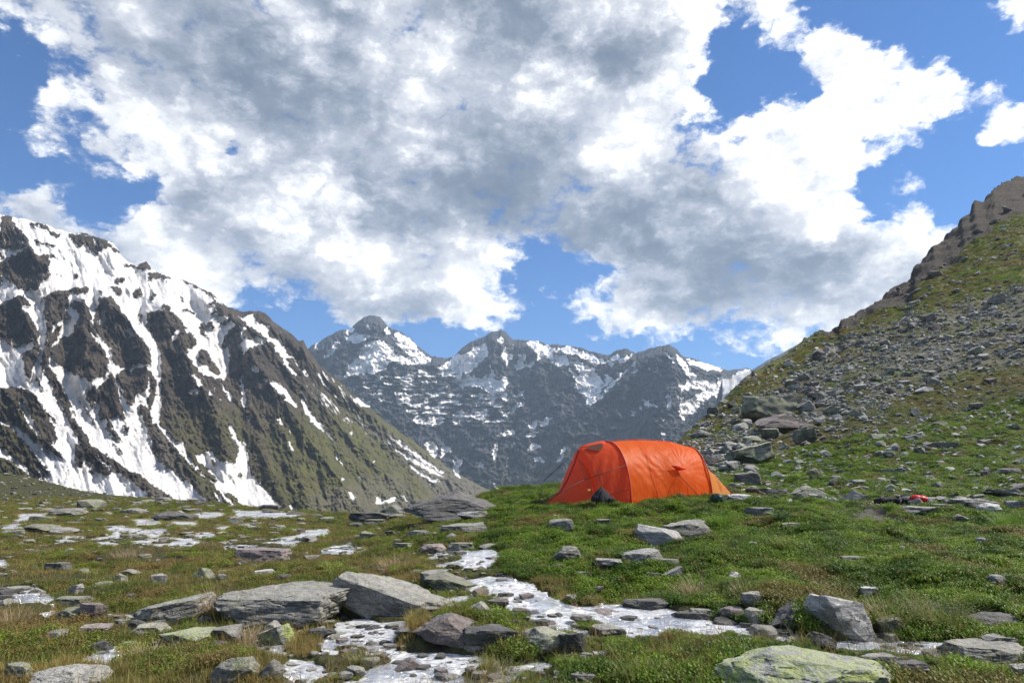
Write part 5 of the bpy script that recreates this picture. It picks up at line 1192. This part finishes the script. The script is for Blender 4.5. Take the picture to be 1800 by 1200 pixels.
def lump(name, dims, mat, parent=None, seed=1, sub=4, power=2.6, crease=.06, **kw):
    """a soft packed body: rounded box with creases and sag"""
    V, F = ico(sub); V = V.copy()
    n = (np.abs(V) ** power).sum(1) ** (1 / power); V = V / n[:, None]
    q = V * 2.2 + seed * 7.7
    V = V * (1 + crease * fbm(q[:, 0], q[:, 1], q[:, 2], 3)[:, None]) * (1 - .10 * np.clip(V[:, 2:3], 0, 1) ** 2)
    V = V * np.array(dims) / 2
    return add(name, make_mesh(name, V, F, mat), parent, **kw)
# black bag in the vestibule doorway
bx, by = 1.40, 10.95; bz_ = float(terrain(bx, by))
bag = add('bag', None, loc=(bx, by, bz_ + .03), rot=(0, 0, .3), label='black pointed bag or boots bundle standing at the vestibule door of the tent', cat='bag')
Vp, Fp = ico(4); Vp = Vp.copy(); Vp[:, :2] *= (1 - .78 * np.clip((Vp[:, 2:3] + 1) / 2, 0, 1)); Vp *= np.array([.26, .15, .15]); Vp *= 1 + .08 * fbm(Vp[:, 0] * 14, Vp[:, 1] * 14, Vp[:, 2] * 14, 3)[:, None]
add('body', make_mesh('bag_body', Vp, Fp, BLACK), bag, loc=(0, 0, .10))
tube('strap', [(-.14, -.08, .02), (-.05, -.12, .10), (0, -.06, .2)], .010, BLACK, bag)
lump('side_pocket', (.14, .10, .08), BLACK, bag, 4, 3, loc=(.13, -.08, .05))
gx, gy, gz_ = ground_hit(1262, 886)
sk = add('stuff_sack', None, loc=(gx, gy + .05, gz_), rot=(0, 0, -.3), label='dark green stuff sack tucked under the rear corner of the tent', cat='sack')
lump('body', (.20, .18, .17), DKGREEN, sk, 9, 4, 2.3, loc=(0, 0, .08))
tube('drawcord', [(-.07, -.08, .12), (0, -.10, .15), (.07, -.08, .13)], .006, CORD, sk)
# gear lying on the stones at the foot of the slope
rx, ry, rz = ground_hit(1576, 889)
pk = add('backpack', None, loc=(rx, ry + .05, rz + .02), rot=(0, R(-3), .08), label='long black backpack lying on the stones at the slope foot, far right', cat='backpack')
lump('body', (.40, .22, .13), BLACK, pk, 3, 4, 3.0, .10, loc=(-.14, 0, .07))
lump('lid', (.30, .20, .13), simple_mat('navy_nylon', (.02, .025, .05), .45, bscale=20, bstr=.6, bdist=.02), pk, 6, 4, 2.6, .12, loc=(.19, 0, .07))
tube('strap', [(.03, -.11, .02), (.04, -.12, .08), (.05, -.07, .145), (.05, .05, .15)], .014, WHITEN, pk)
tube('strap', [(-.02, -.10, .12), (.1, -.12, .15), (.22, -.08, .145)], .010, BLACK, pk)
tube('strap', [(-.30, -.11, .03), (-.28, -.12, .09), (-.27, -.05, .14)], .010, BLACK, pk)
lump('side_pocket', (.16, .10, .09), BLACK, pk, 8, 3, loc=(.12, -.08, .06))
rx, ry, rz = ground_hit(1619, 889)
rs_ = add('stuff_sack', None, loc=(rx, ry + .05, rz + .03), rot=(0, R(8), -.15), label='bright red stuff sack lying against the end of the black backpack', cat='sack')
lump('body', (.27, .19, .13), REDN, rs_, 12, 4, 2.4, .10, loc=(0, 0, .075))
lump('neck', (.07, .08, .06), REDN, rs_, 2, 3, 2.2, .15, loc=(.14, 0, .055))
tube('drawcord', [(.11, -.04, .05), (.12, -.05, .09), (.12, .0, .10)], .005, CORD, rs_)

# ------------------------------------------------------------------ plants
def leaf_mat(name, ca, cb, dry, trans=.35):
    m, t, b, o = new_mat(name)
    tint = t.attr('tint', 'INSTANCER'); hh = t.attr('hgt')
    c = t.mix(t.ss(tint, 0, 1, 0, 1, 'LINEAR'), C4(*ca), C4(*cb))
    c = t.mix(t.attr('dry', 'INSTANCER'), c, C4(*dry))
    n = t.noise(t.node('ShaderNodeNewGeometry').outputs['Position'], 2.5, 3)
    c = t.mix(1.0, c, t.mix(n, C4(.70, .74, .7), C4(1.3, 1.25, 1.2)), 'MULTIPLY')
    t.l.new(c, b.inputs['Base Color']); b.inputs['Roughness'].default_value = .55; b.inputs['Specular IOR Level'].default_value = .3
    tr = t.node('ShaderNodeBsdfTranslucent'); t.l.new(c, tr.inputs[0]); ms = t.node('ShaderNodeMixShader'); ms.inputs[0].default_value = trans
    t.l.new(b.outputs[0], ms.inputs[1]); t.l.new(tr.outputs[0], ms.inputs[2]); t.l.new(ms.outputs[0], o.inputs[0]); return m
def blade(V, F, base, az_, lean, L, w, seg=2, curl=.5):
    d = np.array([math.cos(az_), math.sin(az_), 0]); sd_ = np.array([-d[1], d[0], 0]); n0 = len(V)
    for i in range(seg + 1):
        t_ = i / seg; an = lean + curl * t_
        if i == 0: p = np.array(base, float)
        else: p = p + (d * math.sin(an) + np.array([0, 0, 1]) * math.cos(an)) * L / seg
        ww = w * (1 - t_ * .9)
        if i == seg: V.append(p)
        else: V.append(p - sd_ * ww / 2); V.append(p + sd_ * ww / 2)
    for i in range(seg):
        a_ = n0 + 2 * i
        if i == seg - 1: F.append([a_, a_ + 1, a_ + 2])
        else: F.append([a_, a_ + 1, a_ + 3]); F.append([a_, a_ + 3, a_ + 2])
def tuft_grass(seed, nb, L, spread, w, curl=.6, seg=2):
    rs = np.random.RandomState(seed); V, F = [], []
    for i in range(nb):
        a_ = rs.uniform(0, 6.28); r_ = spread * rs.uniform(0, 1)
        blade(V, F, (r_ * math.cos(a_), r_ * math.sin(a_), -.01), a_ + rs.normal(0, .7), rs.uniform(.05, .6), L * rs.uniform(.5, 1.1), w, seg, rs.uniform(.1, curl))
    return np.array(V), np.array(F)
def tuft_moss(seed, n, rad, h):
    """creeping dwarf shrub: short shoots ringed with small leaves"""
    rs = np.random.RandomState(seed); V, F = [], []
    for i in range(n):
        a_ = rs.uniform(0, 6.28); r_ = rad * math.sqrt(rs.uniform(0, 1)); b_ = np.array([r_ * math.cos(a_), r_ * math.sin(a_), -.01])
        tip = b_ + np.array([rs.normal(0, .012), rs.normal(0, .012), h * rs.uniform(.5, 1.15) * (1 - .4 * r_ / rad)])
        for k in range(5):
            t_ = .35 + .65 * k / 4; c = b_ + (tip - b_) * t_; az_ = k * 2.4 + a_; L = .0125 * (1.15 - t_ * .4); w = .007
            d = np.array([math.cos(az_), math.sin(az_), .35 + .5 * t_]); sd_ = np.array([-math.sin(az_), math.cos(az_), 0])
            n0 = len(V); V += [c, c + d * L * .5 + sd_ * w / 2, c + d * L, c + d * L * .5 - sd_ * w / 2]; F += [[n0, n0 + 1, n0 + 2], [n0, n0 + 2, n0 + 3]]
    return np.array(V), np.array(F)
def scatter(name, label, variants, mat, pts, scl, rotz, vi, tint, dry, tilt=.12):
    VV, FF, var, off = [], [], [], 0
    for k, (v, f) in enumerate(variants): VV.append(v); FF.append(f + off); var += [k] * len(v); off += len(v)
    nt = off; VV.append(pts); VV = np.concatenate(VV); FF = np.concatenate(FF)
    me = bpy.data.meshes.new(name); me.vertices.add(len(VV)); me.vertices.foreach_set('co', VV.astype(np.float32).ravel())
    me.loops.add(FF.size); me.loops.foreach_set('vertex_index', FF.astype(np.int32).ravel()); me.polygons.add(len(FF))
    me.polygons.foreach_set('loop_start', np.arange(0, FF.size, 3, dtype=np.int32)); me.polygons.foreach_set('loop_total', np.full(len(FF), 3, np.int32))
    me.update(calc_edges=True); me.materials.append(mat)
    def at(nm, typ, arr, key='value'):
        a_ = me.attributes.new(nm, typ, 'POINT'); a_.data.foreach_set(key, np.ascontiguousarray(arr).ravel())
    pad = lambda x: np.concatenate([np.zeros(nt, np.float32), np.asarray(x, np.float32)])
    at('kindid', 'INT', np.concatenate([np.array(var, np.int32), np.full(len(pts), -1, np.int32)]))
    at('scl', 'FLOAT', pad(scl)); at('tint', 'FLOAT', pad(tint)); at('dry', 'FLOAT', pad(dry))
    at('pick', 'INT', np.concatenate([np.zeros(nt, np.int32), np.asarray(vi, np.int32)]))
    n_ = len(pts); ro = np.zeros((nt + n_, 3), np.float32); ro[nt:, 0] = np.random.normal(0, tilt, n_); ro[nt:, 1] = np.random.normal(0, tilt, n_); ro[nt:, 2] = rotz
    at('rot', 'FLOAT_VECTOR', ro, 'vector')
    o = add(name, me, kind='stuff', label=label)
    ng = bpy.data.node_groups.new(name, 'GeometryNodeTree'); ng.interface.new_socket('Geometry', in_out='INPUT', socket_type='NodeSocketGeometry'); ng.interface.new_socket('Geometry', in_out='OUTPUT', socket_type='NodeSocketGeometry')
    N, Lk = ng.nodes, ng.links; gi = N.new('NodeGroupInput'); go = N.new('NodeGroupOutput')
    def named(nm, typ): q = N.new('GeometryNodeInputNamedAttribute'); q.data_type = typ; q.inputs['Name'].default_value = nm; return q.outputs[0]
    def eq(k):
        c_ = N.new('FunctionNodeCompare'); c_.data_type = 'INT'; c_.operation = 'EQUAL'; Lk.new(named('kindid', 'INT'), c_.inputs[2]); c_.inputs[3].default_value = k; return c_.outputs[0]
    jn = N.new('GeometryNodeJoinGeometry')
    for k in range(len(variants)):
        sg = N.new('GeometryNodeSeparateGeometry'); Lk.new(gi.outputs[0], sg.inputs[0]); Lk.new(eq(k), sg.inputs[1])
        gt = N.new('GeometryNodeGeometryToInstance'); Lk.new(sg.outputs[0], gt.inputs[0]); Lk.new(gt.outputs[0], jn.inputs[0])
    sp = N.new('GeometryNodeSeparateGeometry'); Lk.new(gi.outputs[0], sp.inputs[0]); Lk.new(eq(-1), sp.inputs[1])
    ip = N.new('GeometryNodeInstanceOnPoints'); Lk.new(sp.outputs[0], ip.inputs['Points']); Lk.new(jn.outputs[0], ip.inputs['Instance']); ip.inputs['Pick Instance'].default_value = True
    Lk.new(named('pick', 'INT'), ip.inputs['Instance Index']); Lk.new(named('rot', 'FLOAT_VECTOR'), ip.inputs['Rotation']); Lk.new(named('scl', 'FLOAT'), ip.inputs['Scale'])
    Lk.new(ip.outputs[0], go.inputs[0]); md = o.modifiers.new('scatter', 'NODES'); md.node_group = ng
    return o
MOSSM = leaf_mat('dwarf_shrub_leaf', (.050, .110, .012), (.21, .315, .028), (.22, .16, .06))
GRASSM = leaf_mat('meadow_grass', (.085, .125, .022), (.24, .26, .055), (.42, .26, .11))
DRYM = leaf_mat('dry_grass', (.33, .25, .13), (.46, .36, .20), (.40, .30, .16), .25)
rs = np.random.RandomState(12)
def sample(n, u0, u1, y0, y1):
    u = rs.uniform(u0, u1, n); y = np.exp(rs.uniform(math.log(y0), math.log(y1), n)); x = u * y
    z, bz, w, cg = terrain(x, y, True); px, py = project(x, y, z)
    ok = (w < .42)
    rc = np.where(u < .14, crest(u) + 1.0, 18 + 24 * (u - .14)); ok &= y < rc
    occ = np.array(OCC)
    occ = occ[occ[:, 1] < 40]
    bad = np.zeros(n, bool)
    for (ox, oy, orad) in occ: bad |= (x - ox) ** 2 + ((y - oy)) ** 2 < (orad * .92) ** 2
    # keep clear of the tent floor
    M = Matrix.Rotation(-TH, 2); dx = (x - TX) * math.cos(TH) + (y - TY) * math.sin(TH); dy = -(x - TX) * math.sin(TH) + (y - TY) * math.cos(TH)
    bad |= (dx > -.9) & (dx < 2.5) & (np.abs(dy) < .66)
    global SHR; wn_ = WN.at(px, py) * (y < 12); SHR = np.clip(1.15 - 1.9 * wn_, .3, 1)
    return x, y, z, w, u, px, py, ok & ~bad
OLIVE = Raster(2000, 340, -100, 880)      # where the turf is olive / dry rather than fresh green
OLIVE.poly([(-100,880),(560,900),(640,960),(700,1000),(760,1010),(700,1060),(560,1000),(400,1040),(200,1010),(-100,1040)], .72)
OLIVE.poly([(-100,1040),(130,1060),(300,1140),(560,1080),(780,1060),(1000,1120),(1100,1150),(1250,1130),(1260,1220),(-100,1220)], .75)
OLIVE.poly([(560,975),(780,985),(850,1040),(700,1020),(560,1010)], .8); OLIVE.poly([(850,1000),(1010,1020),(1040,1080),(900,1040)], .9); OLIVE.poly([(1090,1035),(1300,1040),(1300,1075),(1090,1070)], .5)
OLIVE.poly([(1150,1100),(1260,1110),(1300,1160),(1100,1150)], .8); OLIVE.poly([(-100,1060),(60,1080),(110,1150),(-100,1150)], .95); OLIVE.blur(9)
x, y, z, w, u, px, py, ok = sample(215000, -1.02, 1.02, 2.5, 40)
fresh = sst(-.16, .02, u) ; ol = OLIVE.at(px, py); pn = .5 + .5 * pnoise(x / .8, y / .8, 3.3)
mossy = rs.rand(len(x)) < np.clip(fresh * .84 * (1 - ol) + .22 * (1 - fresh) * (pn > .5), 0, 1)
brown = np.exp(-((px - 1530) / 70) ** 2 - ((py - 905) / 20) ** 2) > rs.rand(len(x)) * .9
selm = ok & mossy & ~brown & (w < .3)
mv = [tuft_moss(40 + i, 36, .058, .046) for i in range(5)]
k = selm; n = k.sum()
nzt = .5 + .5 * fbm(x[k] / .5, y[k] / .5, 1.1, 3)
scatter('dwarf_shrub_cover', 'low creeping dwarf shrubs, fresh green, covering the brow around the tent', mv, MOSSM, np.stack([x[k], y[k], z[k]], -1), SHR[k] * rs.uniform(.6, 1.45, n) * (1 + .045 * np.clip(y[k] - 5, 0, 20)), rs.uniform(0, 6.28, n), rs.randint(0, 5, n), np.clip((nzt - .5) * 1.3 + .45 + rs.normal(0, .2, n), 0, 1), np.clip((rs.rand(n) < .05) * .8 + sst(.25, .6, fbm(x[k] / .9, y[k] / .9, 7.1, 3)) * .7 + (1 - fresh[k]) * rs.uniform(0, .8, n), 0, 1))
k = ok & ~mossy & (rs.rand(len(x)) < np.where(brown, .1, np.clip(.8 + .9 * fbm(x / .7, y / .7, 5.5, 3) - .25 * ol, .12, 1))) ; n = k.sum()
gv = [tuft_grass(60 + i, 16, .075, .035, .0042) for i in range(5)]
dr = np.clip((ol[k] + .6 * pnoise(x[k] / .45, y[k] / .45, 8.1)) * .9, 0, 1) * rs.uniform(.2, 1.05, n)
scatter('meadow_grass', 'short olive and rusty meadow grass between the stones', gv, GRASSM, np.stack([x[k], y[k], z[k]], -1), SHR[k] * rs.uniform(.6, 1.35, n) * (1 + .04 * np.clip(y[k] - 5, 0, 30)) * np.where(u[k] < -.15, .74, .85), rs.uniform(0, 6.28, n), rs.randint(0, 5, n), np.clip(.42 + .75 * pnoise(x[k] / .6, y[k] / .6, 2.1) + rs.normal(0, .2, n), 0, 1), np.clip(dr, 0, 1))
# coarse turf cushions up the hillside, as far as they can be told from its surface
hu = rs.uniform(.19, .95, 60000); hy = np.exp(rs.uniform(math.log(17), math.log(210), 60000)); hx = hu * hy; k = hy < Rad(hu) * .93
hx, hy, hu = hx[k], hy[k], hu[k]; hz_, hbz, hw, hcg = terrain(hx, hy, True); hpx, hpy = project(hx, hy, hz_)
st_h = np.where(hpy > 300, ZB.at(hpx, hpy), 0); gn = fbm(hx / 7, hy / 16, 3.1, 4, .6)
k = (hcg < .35) & (rs.rand(len(hx)) < np.clip(1.05 - st_h * .95 + gn * .5, .05, 1)); n = k.sum()
scatter('hillside_turf', 'coarse cushions of turf and heath covering the hillside between the rocks', mv, MOSSM, np.stack([hx[k], hy[k], hz_[k]], -1), rs.uniform(.6, 1.4, n) * hy[k] * .047, rs.uniform(0, 6.28, n), rs.randint(0, 5, n), np.clip(.35 + gn[k] * .7 + rs.normal(0, .22, n), 0, 1), np.clip(.55 + .8 * fbm(hx[k] / 5, hy[k] / 12, 9.1, 4, .6) + rs.normal(0, .15, n), 0, 1))
# sparse taller blades, green and bleached, everywhere in the turf
x, y, z, w, u, px, py, ok = sample(9000, -.88, .92, 2.6, 16)
k = ok & (w < .35); n = k.sum()
tv = [tuft_grass(90 + i, 6, .17, .02, .0034, 1.2, 4) for i in range(5)]
scatter('tall_grass', 'thin taller grass blades standing above the turf', tv, GRASSM, np.stack([x[k], y[k], z[k]], -1), rs.uniform(.4, 1.05, n), rs.uniform(0, 6.28, n), rs.randint(0, 5, n), rs.uniform(.4, 1, n), np.clip(rs.normal(.45, .3, n), 0, 1), .25)

# tussocks one can count
def mat_tussock(name, ca, cb):
    m, t, b, o = new_mat(name); n = t.noise(t.node('ShaderNodeTexCoord').outputs['Object'], 14, 3); 
    c = t.mix(t.ss(n, .35, .65), C4(*ca), C4(*cb)); t.l.new(c, b.inputs['Base Color']); b.inputs['Roughness'].default_value = .6
    tr = t.node('ShaderNodeBsdfTranslucent'); t.l.new(c, tr.inputs[0]); ms = t.node('ShaderNodeMixShader'); ms.inputs[0].default_value = .3
    t.l.new(b.outputs[0], ms.inputs[1]); t.l.new(tr.outputs[0], ms.inputs[2]); t.l.new(ms.outputs[0], o.inputs[0]); return m
TAN = mat_tussock('tan_tussock', (.30, .21, .11), (.46, .36, .22)); MIXG = mat_tussock('mixed_tussock', (.10, .14, .03), (.34, .28, .13)); LIME = mat_tussock('lime_tussock', (.13, .24, .02), (.20, .34, .04)); FERN = mat_tussock('fern_green', (.09, .15, .055), (.14, .21, .09))
TUS = [(1225,1052,100,42,TAN,'flattened tan grass tussock on the far bank of the brook'),(1560,1096,120,60,MIXG,'long half-green tussock right of the pale pointed boulder'),(1650,1100,140,62,MIXG,'wide tussock of long green and straw blades near the right side'),
 (1475,1050,60,30,TAN,'small straw tuft right behind the pale pointed boulder'),(262,1158,100,34,TAN,'dry tan tussock in the lower left, in front of the pale cobbles'),(434,1144,80,44,TAN,'brown grass tussock overhanging white water, lower left'),
 (378,1082,48,60,TAN,'dry grass skirt against the cracked left end of the huge flat slab'),(230,982,90,22,TAN,'rusty flattened tuft in the middle of the left meadow'),(20,1098,90,36,TAN,'large dry tussock at the left edge of the view'),
 (1320,1050,90,36,MIXG,'sparse green-and-straw tuft behind the brook stone group'),(700,1000,120,28,TAN,'dry sedge patch above the large tilted slab'),(875,1185,90,34,MIXG,'green grass clump between brook pools at the bottom centre'),(640,1165,80,30,MIXG,'olive grass clump in white water at the lower centre'),
 (1130,1195,120,40,MIXG,'fresh grass clump at the bottom edge left of the lichened giant'),(1270,930,36,34,LIME,'bright lime-green grass tuft right of the slab pair'),(1380,965,60,22,MIXG,'small pale grass tuft in the green cover below the tent'),(1775,925,80,32,LIME,'yellow-green grass patch at the right edge below the round boulders')]
for i, (px_, py_, wp, hp, mt, lab) in enumerate(TUS):
    x_, y_, z_ = ground_hit(px_, py_ - 2); w_ = wp / FOC * y_; h_ = hp / FOC * y_
    nb = int(130 + wp * 1.6); r2 = np.random.RandomState(300 + i); V, F = [], []
    for j in range(nb):
        a_ = r2.uniform(0, 6.28); rr_ = math.sqrt(r2.rand()); bx_, by_ = rr_ * w_ * .32 * math.cos(a_), rr_ * w_ * .2 * math.sin(a_)
        lx = float(h_ * r2.uniform(.6, 1.35)); blade(V, F, (bx_, by_, -.02), a_ + r2.normal(0, .5), r2.uniform(.1, .75) * (.4 + rr_), lx, .0045, 4, r2.uniform(.2, 1.3 if mt is not LIME else .5))
    me = make_mesh('tussock', np.array(V), [list(f) for f in F], mt, True)
    add('grass_tussock', me, loc=(x_, y_, z_), label=lab, cat='grass tussock', group='grass tussocks one can tell apart')
# fern by the tent
x_, y_, z_ = ground_hit(1372, 918)
fern = add('fern', None, loc=(x_, y_, z_), label='grey-green fern with arching fronds right of the tent, behind the lichened boulder', cat='fern')
r2 = np.random.RandomState(77)
for j in range(13):
    V, F = [], []; a_ = j * .49 + r2.uniform(-.2, .2); L = r2.uniform(.20, .30); d = np.array([math.cos(a_), math.sin(a_), 0]); sd_ = np.array([-d[1], d[0], 0]); lean = r2.uniform(.3, .8)
    pos = np.zeros(3); 
    for s_ in range(12):
        t_ = s_ / 11; an = lean + 1.0 * t_; nxt = pos + (d * math.sin(an) + np.array([0, 0, 1]) * math.cos(an)) * L / 12
        n0 = len(V); V += [pos - sd_ * .002, pos + sd_ * .002, nxt]; F.append([n0, n0 + 1, n0 + 2])
        pl = .055 * math.sin(math.pi * (.12 + .86 * t_))
        for sg in (-1, 1):
            n0 = len(V); tip = nxt + sd_ * sg * pl + d * pl * .35; V += [pos, pos + d * .012 + sd_ * sg * pl * .4, tip, nxt + sd_ * sg * pl * .35]; F += [[n0, n0 + 1, n0 + 2], [n0, n0 + 2, n0 + 3]]
        pos = nxt
    add('frond', make_mesh('frond', np.array(V), F, FERN), fern)

# ------------------------------------------------------------------ air
bm = bmesh.new(); bmesh.ops.create_cube(bm, size=1.0); me = bpy.data.meshes.new('haze'); bm.to_mesh(me); bm.free()
hz = add('haze', me, kind='stuff', label='thin blue mountain air softening the far range')
hz.scale = (19000, 19000, 1520); hz.location = (0, 0, 760 - 112)
hm = bpy.data.materials.new('haze'); hm.use_nodes = True; t = NT(hm.node_tree); t.n.clear()
pv = t.node('ShaderNodeVolumePrincipled'); pv.inputs['Color'].default_value = C4(.62, .80, 1.0); pv.inputs['Density'].default_value = 7.5e-5; pv.inputs['Anisotropy'].default_value = .1
oo = t.node('ShaderNodeOutputMaterial'); t.l.new(pv.outputs[0], oo.inputs['Volume']); me.materials.append(hm)
